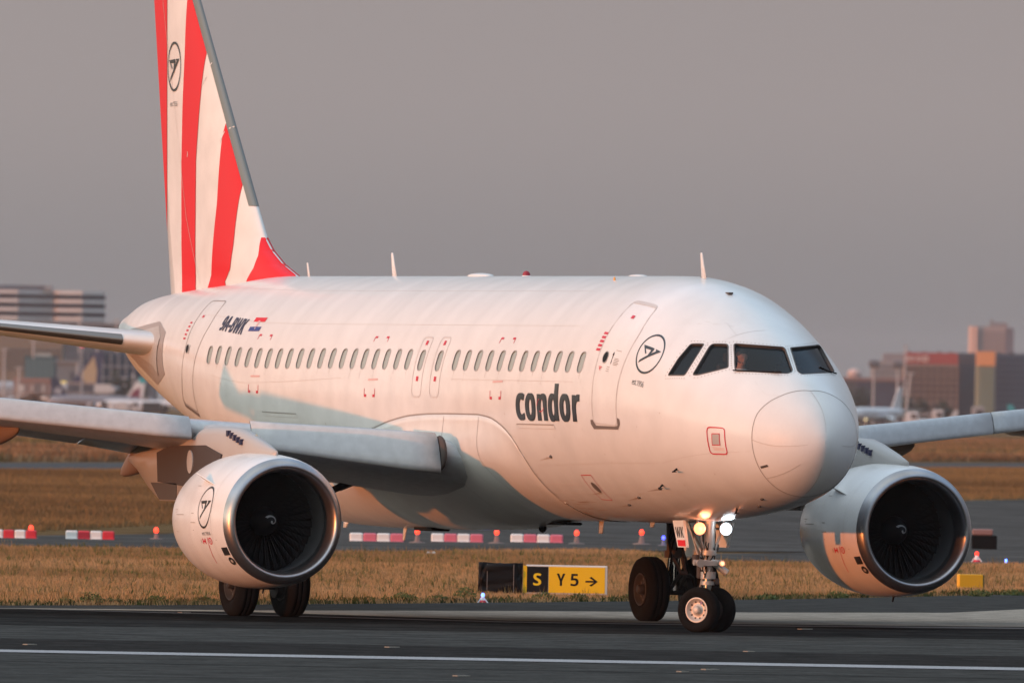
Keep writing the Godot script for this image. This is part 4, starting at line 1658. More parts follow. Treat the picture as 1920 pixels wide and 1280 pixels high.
func build_details() -> void:
	aerial("blade_aerial", 5.48, 5.88, .45, .26, .10, .12, MT.white)
	aerial("blade_aerial", 20.12, 5.92, .43, .26, .10, .12, MT.white)
	aerial("blade_aerial", 24.42, 5.90, .28, .14, .09, .10, MT.white)
	aerial("belly_aerial", 19.35, 1.57, -.25, .20, .12, .06, MT.white)
	aerial("belly_aerial", 9.95, 1.80, -.22, .24, .22, .02, MT.pylon)
	aerial("belly_aerial", 7.6, 1.82, -.10, .26, .20, .02, MT.pylon)
	aerial("belly_aerial", 22.3, 1.62, -.12, .3, .2, .06, MT.white)
	B()
	lathe([[-.02, .075], [.01, .07], [.04, .064], [.07, .05], [.088, .025], [.092, 0.0]], Vector3(-13.69, 5.94, 0), Vector3.UP, 20)
	put("red_beacon", done(), mat(.30, .008, .02, .15), plane)
	B()
	lathe([[-.02, .10], [.015, .085], [.03, .07]], Vector3(-13.69, 5.92, 0), Vector3.UP, 20)
	put("beacon_base", done(), MT.white, plane)
	B()
	ball(Vector3(-15.88, 5.94, 0), Vector3(.46, .055, .18), 10)
	put("aerial_fairing", done(), MT.white, plane)
	B()
	ball(Vector3(-8.47, 5.935, 0), Vector3(.3, .035, .13), 8)
	put("aerial_fairing", done(), MT.white, plane)
	B()
	ball(Vector3(-8.15, 5.87, .55), Vector3(.03, .05, .02), 6)
	put("roof_lamp", done(), mat(.7, .35, .1, .4), plane)
	B()
	box(hull(4.1, .05) + Vector3(0, .01, 0), Vector3(.16, .03, .08))
	put("roof_drain", done(), MT.seam, plane)
	B()
	lathe([[0.0, .07], [.05, .07], [.09, .045], [.11, 0.0]], Vector3(-12.7, 1.66, 0), Vector3.DOWN, 16)
	put("belly_beacon", done(), MT.black, plane)
	B()
	box(Vector3(-17.5, 1.545, .2), Vector3(.9, .07, .35), Basis.IDENTITY, .02)
	box(Vector3(-11.8, 1.725, 0), Vector3(1.2, .05, .3), Basis.IDENTITY, .02)
	put("belly_fitting", done(), MT.black, plane)
	for q in [[3.037, 2.151], [2.662, 2.848], [3.937, 2.345]]:
		var p := hull(q[0], q[1])
		var n := hull_n(q[0], q[1])
		B()
		cyl(p - n * .01, p + n * .09, .022, .012, 8)
		cyl(p + n * .085 + Vector3(-.03, 0, 0), p + n * .085 + Vector3(.14, 0, 0), .012, .007, 8)
		put("air_probe", done(), MT.black, plane)
	for q in [[4.15, 2.39], [6.1, 2.6], [5.3, 2.5], [7.9, 2.07], [2.0, 2.9], [1.55, 2.75]]:
		var p := hull(q[0], q[1])
		B()
		ball(p, Vector3(.05, .03, .03), 6)
		put("small_fitting", done(), MT.seam, plane)
	for q in [[1.83, .73, 1.23, .27], [1.79, -.735, 1.52, -.40]]:
		B()
		var a := hull(q[0], q[1]) + hull_n(q[0], q[1]) * .03
		var b := hull(q[2], q[3]) + hull_n(q[2], q[3]) * .03
		cyl(a, b, .012, .010, 8)
		cyl(a.lerp(b, .55), b + hull_n(q[2], q[3]) * .02, .016, .012, 8)
		put("wiper", done(), MT.black, plane)

# ------------------------------------------------------------------ cockpit and pilot
func build_cockpit() -> void:
	var c := Node3D.new()
	c.name = "cockpit"
	plane.add_child(c)
	var holes := [rounded(W1, .05), rounded(W2, .05), rounded(W3, .05), rounded(W4, .05)]
	skin("lining", MT.cockpit, c, 30, 96, func(u: float, _p: float) -> float: return lerpf(1.0, 3.5, u), holes, -0.06)
	B()
	var r := PackedVector3Array()
	for j in 40:
		r.append(hull(3.48, TAU * j / 40.0) * Vector3(1, 1, .97))
	loft([r], true, true, false)
	put("bulkhead", done(), MT.cockpit, c)
	B()
	box(Vector3(-2.08, 4.02, 0), Vector3(.62, .14, 1.6), Basis.IDENTITY, .03)
	box(Vector3(-2.3, 3.72, 0), Vector3(.12, .6, 2.0))
	put("instrument_panel", done(), MT.black, c)
	B()
	box(Vector3(-2.85, 3.15, 0), Vector3(1.2, .06, 2.3))
	put("floor", done(), MT.cockpit, c)
	for z in [.52, -.52]:
		B()
		box(Vector3(-2.72, 3.72, z), Vector3(.48, .12, .48), Basis.IDENTITY, .03)
		box(Vector3(-2.93, 4.10, z), Vector3(.12, .75, .46), Basis.IDENTITY, .03)
		box(Vector3(-2.92, 4.58, z), Vector3(.09, .18, .26), Basis.IDENTITY, .03)
		box(Vector3(-2.72, 3.45, z), Vector3(.3, .5, .3))
		put("seat", done(), MT.cockpit, c)

func sdf(p: Vector3, bones: Array) -> float:
	var d := 1e9
	for b in bones:
		var a: Vector3 = b[0]
		var ab: Vector3 = b[1] - a
		var t := clampf((p - a).dot(ab) / maxf(ab.length_squared(), 1e-9), 0.0, 1.0)
		var e := (p - a - ab * t).length() - lerpf(b[2], b[3], t)
		var k: float = b[4]
		var h := clampf(0.5 + 0.5 * (d - e) / k, 0.0, 1.0)
		d = lerpf(d, e, h) - k * h * (1.0 - h)
	return d

func nets(bones: Array, lo: Vector3, hi: Vector3, cell: float, paint: Callable) -> ArrayMesh:
	var n := Vector3i(((hi - lo) / cell).ceil()) + Vector3i.ONE
	var f := PackedFloat32Array()
	f.resize(n.x * n.y * n.z)
	for z in n.z:
		for y in n.y:
			for x in n.x:
				f[x + n.x * (y + n.y * z)] = sdf(lo + Vector3(x, y, z) * cell, bones)
	var at_ := {}
	for z in n.z - 1:
		for y in n.y - 1:
			for x in n.x - 1:
				var s := Vector3.ZERO
				var c := 0
				var i0 := x + n.x * (y + n.y * z)
				var v := [f[i0], f[i0 + 1], f[i0 + n.x], f[i0 + n.x + 1], f[i0 + n.x * n.y], f[i0 + n.x * n.y + 1], f[i0 + n.x * n.y + n.x], f[i0 + n.x * n.y + n.x + 1]]
				for e in [[0, 1], [2, 3], [4, 5], [6, 7], [0, 2], [1, 3], [4, 6], [5, 7], [0, 4], [1, 5], [2, 6], [3, 7]]:
					var a: float = v[e[0]]
					var b: float = v[e[1]]
					if (a < 0.0) != (b < 0.0):
						var t := a / (a - b)
						var pa := Vector3(e[0] & 1, (e[0] >> 1) & 1, e[0] >> 2)
						var pb := Vector3(e[1] & 1, (e[1] >> 1) & 1, e[1] >> 2)
						s += pa.lerp(pb, t)
						c += 1
				if c > 0:
					at_[Vector3i(x, y, z)] = lo + (Vector3(x, y, z) + s / c) * cell
	B()
	smooth(1)
	var emit := func(q: Array, flip: bool) -> void:
		var o := [0, 1, 2, 0, 2, 3] if flip else [0, 2, 1, 0, 3, 2]
		for i in o:
			st.set_color(paint.call(q[i]))
			st.add_vertex(q[i])
	for k in at_:
		var i0: int = k.x + n.x * (k.y + n.y * k.z)
		for ax in 3:
			var d: int = [1, n.x, n.x * n.y][ax]
			var u := Vector3i(0, 1, 0) if ax == 0 else Vector3i(0, 0, 1) if ax == 1 else Vector3i(1, 0, 0)
			var w := Vector3i(0, 0, 1) if ax == 0 else Vector3i(1, 0, 0) if ax == 1 else Vector3i(0, 1, 0)
			if (f[i0] < 0.0) != (f[i0 + d] < 0.0) and at_.has(k - u) and at_.has(k - w) and at_.has(k - u - w):
				emit.call([at_[k], at_[k - u], at_[k - u - w], at_[k - w]], f[i0] < 0.0)
	st.generate_normals()
	return st.commit()

func build_pilot() -> void:
	var H := Vector3(-2.47, 4.575, .50)
	var t := thing("person", "person with headset and white shirt seated behind the near windshield of the airliner", "person", H - Vector3(0, .85, 0))
	var o := Vector3(0, .85, 0)
	var bones := []
	for q in [[-.02, .035, 0, .02, .02, 0, .095, .088, .01], [.015, -.05, 0, .055, -.078, 0, .062, .045, .03], [.092, .0, 0, .112, -.028, 0, .012, .017, .012], [.074, .032, -.03, .074, .032, .03, .020, .020, .015], [.088, -.058, -.015, .088, -.058, .015, .012, .012, .008], [-.01, .0, -.088, -.012, -.03, -.086, .016, .012, .01], [-.01, .0, .088, -.012, -.03, .086, .016, .012, .01], [-.02, -.06, 0, -.045, -.20, 0, .058, .062, .03], [-.055, -.265, -.16, -.055, -.265, .16, .072, .072, .05], [-.05, -.32, 0, -.06, -.66, 0, .15, .145, .06]]:
		bones.append([o + Vector3(q[0], q[1], q[2]), o + Vector3(q[3], q[4], q[5]), q[6], q[7], q[8]])
	for s in [1.0, -1.0]:
		for q in [[-.045, -.28, .19, .05, -.53, .22, .052, .044, .03], [.05, -.53, .22, .30, -.50, .17, .042, .030, .02], [.30, -.50, .17, .37, -.49, .165, .030, .030, .015], [-.05, -.69, .09, .38, -.63, .10, .085, .062, .04], [.38, -.63, .10, .46, -1.02, .10, .060, .045, .03], [.46, -1.04, .10, .60, -1.06, .10, .045, .035, .02],
				[.375, -.475, .185, .43, -.50, .185, .011, .010, .006], [.38, -.48, .170, .44, -.505, .17, .011, .010, .006], [.38, -.485, .155, .435, -.51, .155, .011, .010, .006], [.375, -.49, .140, .42, -.512, .14, .010, .009, .006], [.35, -.47, .150, .39, -.455, .13, .012, .010, .008]]:
			bones.append([o + Vector3(q[0], q[1], q[2] * s), o + Vector3(q[3], q[4], q[5] * s), q[6], q[7], q[8]])
	var paint := func(p: Vector3) -> Color:
		var y: float = p.y - .85
		if y > -.17 or p.x > .29 and y > -.6 and absf(p.z) > .1:
			return Color(.46, .21, .13)
		if y > -.60:
			return Color(.70, .69, .67)
		return Color(.03, .03, .04)
	var m := StandardMaterial3D.new()
	m.vertex_color_use_as_albedo = true
	m.roughness = .65
	put("body", nets(bones, Vector3(-.30, -.30, -.34), Vector3(.70, 1.02, .34), .018, paint), m, t)
	B()
	var rr := []
	for i in 7:
		var a := lerpf(.05, 1.75, i / 6.0)
		var r := PackedVector3Array()
		for j in 20:
			var b := TAU * j / 20.0
			var k := 1.0 - .22 * maxf(0.0, cos(b)) * (i / 6.0)
			r.append(o + Vector3(-.012 + .108 * sin(a * k) * cos(b), .035 + .104 * cos(a * k), .104 * sin(a * k) * sin(b)))
		rr.append(r)
	smooth(1)
	loft(rr, true, true, false, true)
	put("hair", done(), MT.hair, t)
	B()
	for s in [1.0, -1.0]:
		cyl(o + Vector3(-.01, -.005, s * .085), o + Vector3(-.01, -.005, s * .118), .042, .038, 14)
	var p0 := Vector3.ZERO
	for i in 13:
		var a := PI * i / 12.0
		var p1 := o + Vector3(-.012, .02 + .125 * sin(a), .108 * cos(a))
		if i > 0:
			cyl(p0, p1, .009, .009, 6, false)
		p0 = p1
	cyl(o + Vector3(.0, -.02, .112), o + Vector3(.09, -.075, .07), .006, .006, 6)
	ball(o + Vector3(.095, -.075, .065), Vector3(.012, .01, .01), 6)
	put("headset", done(), MT.black, t)

# ------------------------------------------------------------------ ground, strips, grass
func line_at(a: Array, far_out := 1.2) -> PackedVector3Array:   # points of an edge on the ground, run on past both ends
	var p := PackedVector3Array()
	for i in range(0, a.size(), 2):
		p.append(ground(a[i], a[i + 1]))
	var d0 := p[0] - p[1]
	var d1 := p[-1] - p[-2]
	var L := (p[-1] - p[0]).length() * far_out
	p.insert(0, p[0] + d0.normalized() * L)
	p.append(p[-1] + d1.normalized() * L)
	return p

func strip(called: String, near_edge: Array, far_edge: Array, h: float, m: Material) -> MeshInstance3D:
	var a := line_at(near_edge)
	var b := line_at(far_edge)
	B()
	var n := maxi(a.size(), b.size())
	for i in n - 1:
		var a0 := a[mini(i, a.size() - 1)]
		var a1 := a[mini(i + 1, a.size() - 1)]
		var b0 := b[mini(i, b.size() - 1)]
		var b1 := b[mini(i + 1, b.size() - 1)]
		a0.y = h; a1.y = h; b0.y = h; b1.y = h
		tri(a0, a1, b1)
		if (b0 - a0).length() > .001:
			tri(a0, b1, b0)
	return struct(called, done(), m)

func build_ground() -> void:
	var soil := textured(mat(.25, .15, .075, 1.0, 0, .0), noise_tex(21, .02, .62, 1.0, .2), .02)
	B()
	var radii := [0.0, 60.0, 150.0, 250.0, 350.0, 450.0, 600.0, 800.0, 1000.0, 1400.0, 2000.0, 3000.0, 4500.0, 6500.0, 9000.0]
	var rings := []
	for r in radii:
		var ring_ := PackedVector3Array()
		for j in 72:
			var t := TAU * j / 72.0
			var p := Vector3(CAM.x + r * cos(t), 0, CAM.z + r * sin(t))
			p.y = terrain(p)
			ring_.append(p)
		rings.append(ring_)
	smooth(1)
	loft(rings, true, false, false, true)
	struct("ground", done(), soil)
	var asphalt := textured(mat(.088, .085, .080, 1.0, 0, .0), noise_tex(22, .03, .72, 1.0, .25), .05)
	var dark := textured(mat(.050, .047, .045, 1.0, 0, .0), noise_tex(23, .03, .7, 1.0, .25), .06)
	var runway := textured(mat(.125, .112, .104, 1.0, 0, .0), noise_tex(24, .02, .7, 1.0, .2), .02)
	var concrete := textured(mat(.41, .355, .295, 1.0, 0, .0), noise_tex(25, .03, .75, 1.0, .2), .08)
	var white := textured(mat(.46, .45, .46, .8), noise_tex(26, .05, .7, 1.0, .3), .4)
	var edge := [0, 1136, 400, 1135, 900, 1131, 1200, 1128, 1500, 1124, 1920, 1115]
	strip("taxiway", [0, 1700, 1920, 1735], edge, .008, asphalt)
	strip("dark_asphalt_lane", [0, 1172, 1920, 1200], [0, 1143, 470, 1149, 960, 1166, 1400, 1172, 1920, 1177], .012, textured(mat(.044, .042, .040, 1.0, 0, .0), noise_tex(27, .03, .7, 1.0, .25), .06))
	strip("dark_asphalt_band", [0, 1220, 1920, 1255], [0, 1197.5, 1920, 1232], .012, dark)
	strip("asphalt_shoulder", [0, 1141, 470, 1145.5, 960, 1146.5, 1400, 1149.5, 1780, 1150, 1920, 1143.5], edge, .014, textured(mat(.078, .075, .071, 1.0, 0, .0), noise_tex(28, .03, .75, 1.0, .2), .06))
	strip("concrete_strip", [0, 1142.5, 470, 1148.5, 700, 1156, 960, 1165, 1400, 1171.5, 1920, 1176.5], [0, 1141, 470, 1145.5, 700, 1146, 960, 1146.5, 1400, 1149.5, 1780, 1150, 1920, 1143.5], .016, concrete)
	var rubber := mat(.022, .021, .021, .95, 0, 0)
	var crack := mat(.03, .03, .03, .9, 0, 0)
	var worn := mat(.13, .125, .12, 1.0, 0, 0)
	strip("tyre_mark", [0, 1158.6, 1920, 1190.4], [0, 1157.5, 1920, 1188.8], .0145, rubber)
	strip("tyre_mark", [0, 1166.2, 1920, 1196.2], [0, 1165.4, 1920, 1195.2], .0146, rubber)
	strip("tyre_mark", [700, 1166.5, 1920, 1183.6], [700, 1165.8, 1920, 1182.4], .0147, rubber)
	strip("paving_joint", [0, 1240.6, 1920, 1274.6], [0, 1240.2, 1920, 1274.1], .0121, crack)
	strip("paving_joint", [0, 1184.4, 1920, 1217.0], [0, 1184.1, 1920, 1216.6], .0122, worn)
	strip("paving_joint", [0, 1263.5, 1920, 1296.0], [0, 1262.9, 1920, 1295.3], .0123, worn)
	strip("edge_joint", [600, 1158.5, 960, 1168.5, 1400, 1175, 1920, 1180.5], [600, 1157, 960, 1166.5, 1400, 1173, 1920, 1178], .0165, textured(mat(.12, .118, .115, .85), noise_tex(29, .03, .6, 1.0, .3), .1))
	strip("painted_taxiway_line", [0, 1224, 1920, 1258.5], [0, 1219.5, 1920, 1253.5], .018, white)
	# small inset lights and scuffs in the paving
	for q in [[345, 1150, 17], [1510, 1181, 20], [735, 1215, 20], [865, 1269, 24], [1332, 1257, 26], [1280, 1261, 14], [55, 1210, 18], [1405, 1223, 14]]:
		var a := ground(q[0] - q[2] * .5, q[1])
		var b := ground(q[0] + q[2] * .5, q[1])
		B()
		box((a + b) * .5 + Vector3(0, .018, 0), Vector3((b - a).length(), .012, .10), Basis(Vector3.UP, atan2(-(b - a).z, (b - a).x)))
		struct("inset_pavement_marker", done(), mat(.30, .27, .22, .8))
	strip("runway", [0, 1025, 240, 1028, 700, 1036, 1100, 1033, 1500, 1036, 1860, 1034], [0, 1006, 310, 1002, 640, 968, 1300, 950, 1920, 937], .02, runway)
	strip("service_strip", [1300, 1052, 1640, 1061, 1920, 1060], [1300, 1040, 1640, 1036, 1920, 1034], .024, runway)
	strip("service_road", [0, 884, 1920, 879], [0, 868, 1920, 868.5], .02, textured(mat(.13, .12, .12, 1.0, 0, .0), noise_tex(31, .03, .8, 1.0), .05))
	grass_all(edge)

func poly_xz(a: Array) -> PackedVector2Array:
	var o := PackedVector2Array()
	for i in range(0, a.size(), 2):
		var p := ground(a[i], a[i + 1])
		o.append(Vector2(p.x, p.z))
	return o

func tuft(seed_: int, blades: int, h: float, spread: float, w: float) -> ArrayMesh:
	rng.seed = seed_
	B()
	for i in blades:
		var a := rng.randf() * TAU
		var r := sqrt(rng.randf()) * spread
		var o := Vector3(cos(a) * r, -.01, sin(a) * r)
		var t := rng.randf() * TAU
		var side := Vector3(cos(t), 0, sin(t)) * w
		var lean := Vector3(rng.randf_range(-.4, .4), 1.0, rng.randf_range(-.4, .4)) * h * rng.randf_range(.5, 1.0)
		var mid := o + lean * .55
		tri(o - side, o + side, mid + side * .7)
		tri(o - side, mid + side * .7, mid - side * .7)
		tri(mid - side * .7, mid + side * .7, o + lean + side * 1.5)
	return done()

func scatter(called: String, poly: PackedVector2Array, n: int, mesh: Mesh, tints: Array, smin: float, smax: float, patch: float, seed_: int) -> void:
	rng.seed = seed_
	var lo := poly[0]
	var hi := poly[0]
	for p in poly:
		lo = lo.min(p)
		hi = hi.max(p)
	var nz := FastNoiseLite.new()
	nz.seed = seed_
	nz.frequency = patch
	nz.fractal_octaves = 3
	var xf := []
	var cl := []
	var guard := 0
	while xf.size() < n and guard < n * 30:
		guard += 1
		var p := Vector2(rng.randf_range(lo.x, hi.x), rng.randf_range(lo.y, hi.y))
		if not Geometry2D.is_point_in_polygon(p, poly):
			continue
		var v := nz.get_noise_2d(p.x, p.y) * .5 + .5
		var q := Vector3(p.x, 0, p.y)
		q.y = terrain(q)
		var s := rng.randf_range(smin, smax) * (.7 + .6 * v)
		xf.append(Transform3D(Basis(Vector3.UP, rng.randf() * TAU).scaled(Vector3(s, s, s)), q))
		var k := clampf((v - .3) * 2.2, 0.0, .999) * (tints.size() - 1)
		var c: Color = tints[int(k)].lerp(tints[mini(int(k) + 1, tints.size() - 1)], k - int(k))
		cl.append(c * rng.randf_range(.86, 1.12))
	var mm := MultiMesh.new()
	mm.transform_format = MultiMesh.TRANSFORM_3D
	mm.use_colors = true
	mm.mesh = mesh
	mm.instance_count = xf.size()
	for i in xf.size():
		mm.set_instance_transform(i, xf[i])
		var c2: Color = cl[i]
		c2.a = 1.0
		mm.set_instance_color(i, c2)
	var o := MultiMeshInstance3D.new()
	o.name = numbered(called)
	o.multimesh = mm
	var m := StandardMaterial3D.new()
	m.vertex_color_use_as_albedo = true
	m.roughness = .95
	m.metallic_specular = .2
	m.backlight_enabled = true
	m.backlight = Color(.25, .2, .1)
	o.material_override = m
	o.set_meta("kind", "stuff")
	add_child(o)
	tag(o, {"dry_grass": "dry tan grass on the strip just beyond the taxiway, behind the yellow sign", "far_dry_grass": "dry grass field beyond the runway, up to the narrow service road", "farthest_dry_grass": "reddish dry grass beyond the narrow service road", "tall_stems": "taller dry stems standing above the grass beyond the taxiway", "green_patches": "greener tufts mixed into the dry grass beyond the taxiway", "edge_weeds": "dark green weeds along the far edge of the taxiway paving"}[called], "grass")

func grass_all(edge: Array) -> void:
	var tan1 := [Color(.35, .205, .098), Color(.42, .25, .122), Color(.48, .295, .148), Color(.44, .26, .125)]
	var tan2 := [Color(.17, .105, .05), Color(.22, .135, .062), Color(.27, .165, .075), Color(.24, .145, .066), Color(.18, .11, .052)]
	var near_poly := []
	near_poly.append_array([-500, 1137])
	near_poly.append_array(edge)
	near_poly.append_array([2400, 1105, 2400, 1058, 1920, 1061, 1640, 1062, 1300, 1053, 1200, 1037, 1100, 1034, 700, 1037, 240, 1030, 0, 1027, -500, 1022])
	scatter("dry_grass", poly_xz(near_poly), 130000, tuft(1, 8, .12, .24, .007), tan1, .7, 1.25, .03, 11)
	scatter("far_dry_grass", poly_xz([-400, 1018, 0, 1000, 640, 967, 1300, 949, 2300, 930, 2300, 880, 1920, 880, 0, 885, -400, 885]), 110000, tuft(2, 8, .20, .40, .014), tan2, .7, 1.3, .010, 12)
	scatter("farthest_dry_grass", poly_xz([-300, 866, 2200, 866, 2200, 812, 960, 806, -300, 806]), 80000, tuft(3, 8, .45, .55, .05), [Color(.18, .10, .055), Color(.28, .16, .085), Color(.34, .20, .11), Color(.15, .12, .05)], .7, 1.4, .012, 13)
	scatter("tall_stems", poly_xz(near_poly), 2600, tuft(6, 5, .34, .10, .006), [Color(.16, .12, .05), Color(.30, .20, .09)], .5, 1.3, .08, 15)
	scatter("green_patches", poly_xz(near_poly), 3600, tuft(7, 10, .16, .20, .012), [Color(.30, .20, .09), Color(.16, .14, .05), Color(.085, .10, .03)], .5, 1.3, .14, 16)
	var e := line_at(edge, .35)
	var wp := PackedVector2Array()
	for p in e:
		wp.append(Vector2(p.x, p.z))
	for i in range(e.size() - 1, -1, -1):
		var q := e[i] + fwd * 1.6
		wp.append(Vector2(q.x, q.z))
	scatter("edge_weeds", wp, 2600, tuft(4, 10, .13, .16, .02), [Color(.03, .035, .012), Color(.055, .065, .02), Color(.12, .10, .04)], .6, 1.3, .25, 14)

func weed(px: float, py: float, w: float, h: float, label: String, seed_: int, group := "") -> void:
	var p := ground(px, py)
	var t := thing("weed_clump", label, "weeds", p, 0.0, group)
	rng.seed = seed_
	B()
	var n := int(160 + 320 * w)
	for i in n:
		var a := rng.randf() * TAU
		var r := sqrt(rng.randf())
		var y := h * rng.randf() * (1.0 - .6 * r * r)
		var c := Vector3(cos(a) * r * w * .5, y, sin(a) * r * .22)
		var d := Vector3(rng.randf_range(-1, 1), rng.randf_range(.1, 1), rng.randf_range(-1, 1)).normalized() * rng.randf_range(.03, .07)
		var s := d.cross(Vector3(rng.randf_range(-1, 1), .2, rng.randf_range(-1, 1))).normalized() * .014
		tri(c, c + d * .5 + s, c + d)
		tri(c, c + d, c + d * .5 - s)
	put("leaves", done(), mat(.085, .115, .03, .8), t)
	B()
	for i in 9:
		var a := rng.randf() * TAU
		var e2 := Vector3(cos(a) * w * .35, h * rng.randf_range(.6, 1.1), sin(a) * .15)
		cyl(Vector3(cos(a) * w * .1, 0, 0), e2, .006, .004, 5, false)
	put("stems", done(), mat(.12, .10, .04, .8), t)

# ------------------------------------------------------------------ airfield furniture
func face_cam(p: Vector3, turn := 0.0) -> float:
	return atan2(CAM.x - p.x, CAM.z - p.z) + turn

func px_m(p: Vector3) -> float:   # metres that one pixel of the photograph spans there
	return (p - CAM).dot(fwd) / FOCAL_PX

func build_furniture() -> void:
	# taxi sign
	var a := ground(985, 1119.5)
	var b := ground(1138, 1119.5)
	var c := (a + b) * .5
	var k := px_m(c)
	var sign_ := thing("taxi_sign", "yellow and black airfield sign reading S and Y5 with a right arrow", "sign", c, face_cam(c))
	var W := 153.0 * k
	var H := 55.0 * k
	B()
	box(Vector3(0, H * .5 + .05, 0), Vector3(W, H, .20), Basis.IDENTITY, .012)
	put("frame", done(), mat(.66, .65, .62, .5), sign_)
	var px := func(x: float) -> float: return (x - 1061.5) * k
	B()
	box(Vector3(px.call((1028 + 1133.5) * .5), H * .5 + .052, .104), Vector3(105.5 * k, H * .88, .012))
	put("yellow_panel", done(), mat(.86, .52, .006, .5), sign_)
	B()
	box(Vector3(px.call(1007), H * .5 + .052, .105), Vector3(40 * k, H * .88, .012))
	put("black_panel", done(), MT.black, sign_)
	B()
	box(Vector3(px.call(983.5), H * .5 + .052, .1045), Vector3(7 * k, H * .94, .012))
	put("yellow_edge", done(), mat(.80, .50, .01, .45), sign_)
	text_on(sign_, "S", px.call(999), px.call(1014), H * .30, H * .72, .1125, mat(.85, .58, .01, .5))
	text_on(sign_, "Y", px.call(1043), px.call(1059), H * .30, H * .72, .1125, MT.black)
	text_on(sign_, "5", px.call(1069), px.call(1084), H * .30, H * .72, .1125, MT.black)
	B()
	prism(pv([px.call(1097), H * .515, px.call(1110), H * .515, px.call(1105), H * .68, px.call(1109), H * .70, px.call(1120), H * .55, px.call(1109), H * .40, px.call(1105), H * .42, px.call(1110), H * .575, px.call(1097), H * .575]) if false else pv([px.call(1097), H * .52, px.call(1113), H * .52, px.call(1104), H * .42, px.call(1108), H * .385, px.call(1120), H * .55, px.call(1108), H * .715, px.call(1104), H * .68, px.call(1113), H * .58, px.call(1097), H * .58]), func(p: Vector2, t: float) -> Vector3: return Vector3(p.x, p.y, t), .108, .1135)
	put("arrow", done(), MT.black, sign_)
	B()
	for x in [-W * .35, 0.0, W * .35]:
		cyl(Vector3(x, -.02, 0), Vector3(x, .06, 0), .03, .03, 8)
	put("feet", done(), MT.strut, sign_)
	# the covered half of the sign: a box wrapped in black sheeting
	var c2 := c + Vector3(rgt.x, 0, rgt.z).normalized() * (937.5 - 1061.5) * k - Vector3(fwd.x, 0, fwd.z) * .03
	var cov := thing("covered_sign", "sign box wrapped in wrinkled black sheeting left of the yellow sign", "covered sign", c2, face_cam(c))
	var W2 := 83.0 * k
	var H2 := 60.0 * k
	rng.seed = 33
	B()
	smooth(1)
	var rows := []
	var nz := FastNoiseLite.new()
	nz.seed = 5
	nz.frequency = 4.5
	for j in 11:
		var r := PackedVector3Array()
		var v := j / 10.0
		for i in 48:
			var t := TAU * i / 48.0
			var ex := signf(cos(t)) * pow(absf(cos(t)), .25) * W2 * .5
			var ez := signf(sin(t)) * pow(absf(sin(t)), .25) * .13
			var w := nz.get_noise_3d(ex * 1.5, v * .7, ez * 3.0) * .09
			r.append(Vector3(ex * (1.0 + w * .5), v * H2 * (1.0 + .16 * nz.get_noise_2d(ex * 3.0, 9.0)), -ez + w * 1.2 * (1 if sin(t) < 0 else -1)))
		rows.append(r)
	loft(rows, true, false, true)
	put("sheeting", done(), mat(.010, .010, .011, .5, 0, .25), cov)
	B()
	for x in [-W2 * .3, W2 * .3]:
		cyl(Vector3(x, -.02, .15), Vector3(x, H2, .15), .006, .006, 6)
	put("cords", done(), mat(.2, .2, .2, .6), cov)
	# barriers
	var bl := ["white and pink block barrier under the airliner's belly, nearest the left engine's right side", "white and pink block barrier under the middle of the airliner's belly", "white and pink block barrier under the airliner's belly, nearest the nose wheels", "red and white block barrier at the left edge of the view", "red and white block barrier left of the white engine, seen through the jet heat"]
	var bx := [[655, 757, 1016], [808, 906, 1017], [957, 1056, 1018], [-16, 68, 1010], [122, 214, 1012]]
	for i in 5:
		var p := ground((bx[i][0] + bx[i][1]) * .5, bx[i][2])
		var w: float = (bx[i][1] - bx[i][0]) * px_m(p)
		var t := thing("runway_barrier", bl[i], "barrier", p, face_cam(p), "red and white barriers across the runway")
		for j in 4:
			B()
			smooth(-1)
			var x := (-.375 + .25 * j) * w
			box(Vector3(x, .12, 0), Vector3(w * .245, .22, .24), Basis.IDENTITY, .03)
			box(Vector3(x, .02, 0), Vector3(w * .246, .05, .34), Basis.IDENTITY, .012)
			put("barrier_block", done(), mat(.78, .77, .75, .5) if j % 2 == 0 else (mat(.62, .16, .22, .5) if i < 3 else mat(.62, .03, .05, .5)), t)
	# warning lights between the barriers
	var ll := ["red warning light right of the first barrier under the airliner's belly", "red warning light between the second and third barriers under the belly", "red warning light right of the third barrier, under the airliner's forward belly", "red warning light just left of the nose gear door", "red warning light behind the barrier at the left edge of the view", "red warning light nearest the white engine's left side"]
	var lx := [[782, 997, 1019], [931, 998, 1020], [1081, 999, 1021], [1203, 998, 1022], [57, 990, 1010], [292, 994, 1012]]
	for i in 6:
		stand_light(lx[i][0], lx[i][1], lx[i][2], Color(1.0, .045, .02), ll[i], false, "red warning lights on the closed runway")
	stand_light(1832, 1038, 1055, Color(1.0, .03, .015), "red warning light on a red and white cone, right of the right engine", true, "red warning lights on the closed runway")
	stand_light(905, 1115.5, 1131, Color(.10, .22, 1.0), "blue taxiway light in front of the covered sign", true, "blue taxiway edge lights")
	stand_light(1887, 1051, 1060, Color(.10, .22, 1.0), "blue taxiway light right of the red cone light by the right engine", true, "blue taxiway edge lights")
	stand_light(1244, 1008, 1024, Color(.06, .08, 1.0), "blue taxiway light behind the main wheel near the nose gear", false, "blue taxiway edge lights")
	# boxes
	var p1 := ground(1821, 1108)
	var k1 := px_m(p1)
	var yb := thing("sign_back", "yellow sign box with a dark side beside the right engine", "sign", p1, face_cam(p1, .35))
	B()
	box(Vector3(-2 * k1, 18 * k1, 0), Vector3(48 * k1, 27 * k1, 14 * k1), Basis.IDENTITY, .012)
	put("yellow_casing", done(), mat(.78, .40, .012, .5), yb)
	B()
	box(Vector3(23.5 * k1, 18 * k1, 0), Vector3(3 * k1, 26 * k1, 13 * k1), Basis.IDENTITY, .01)
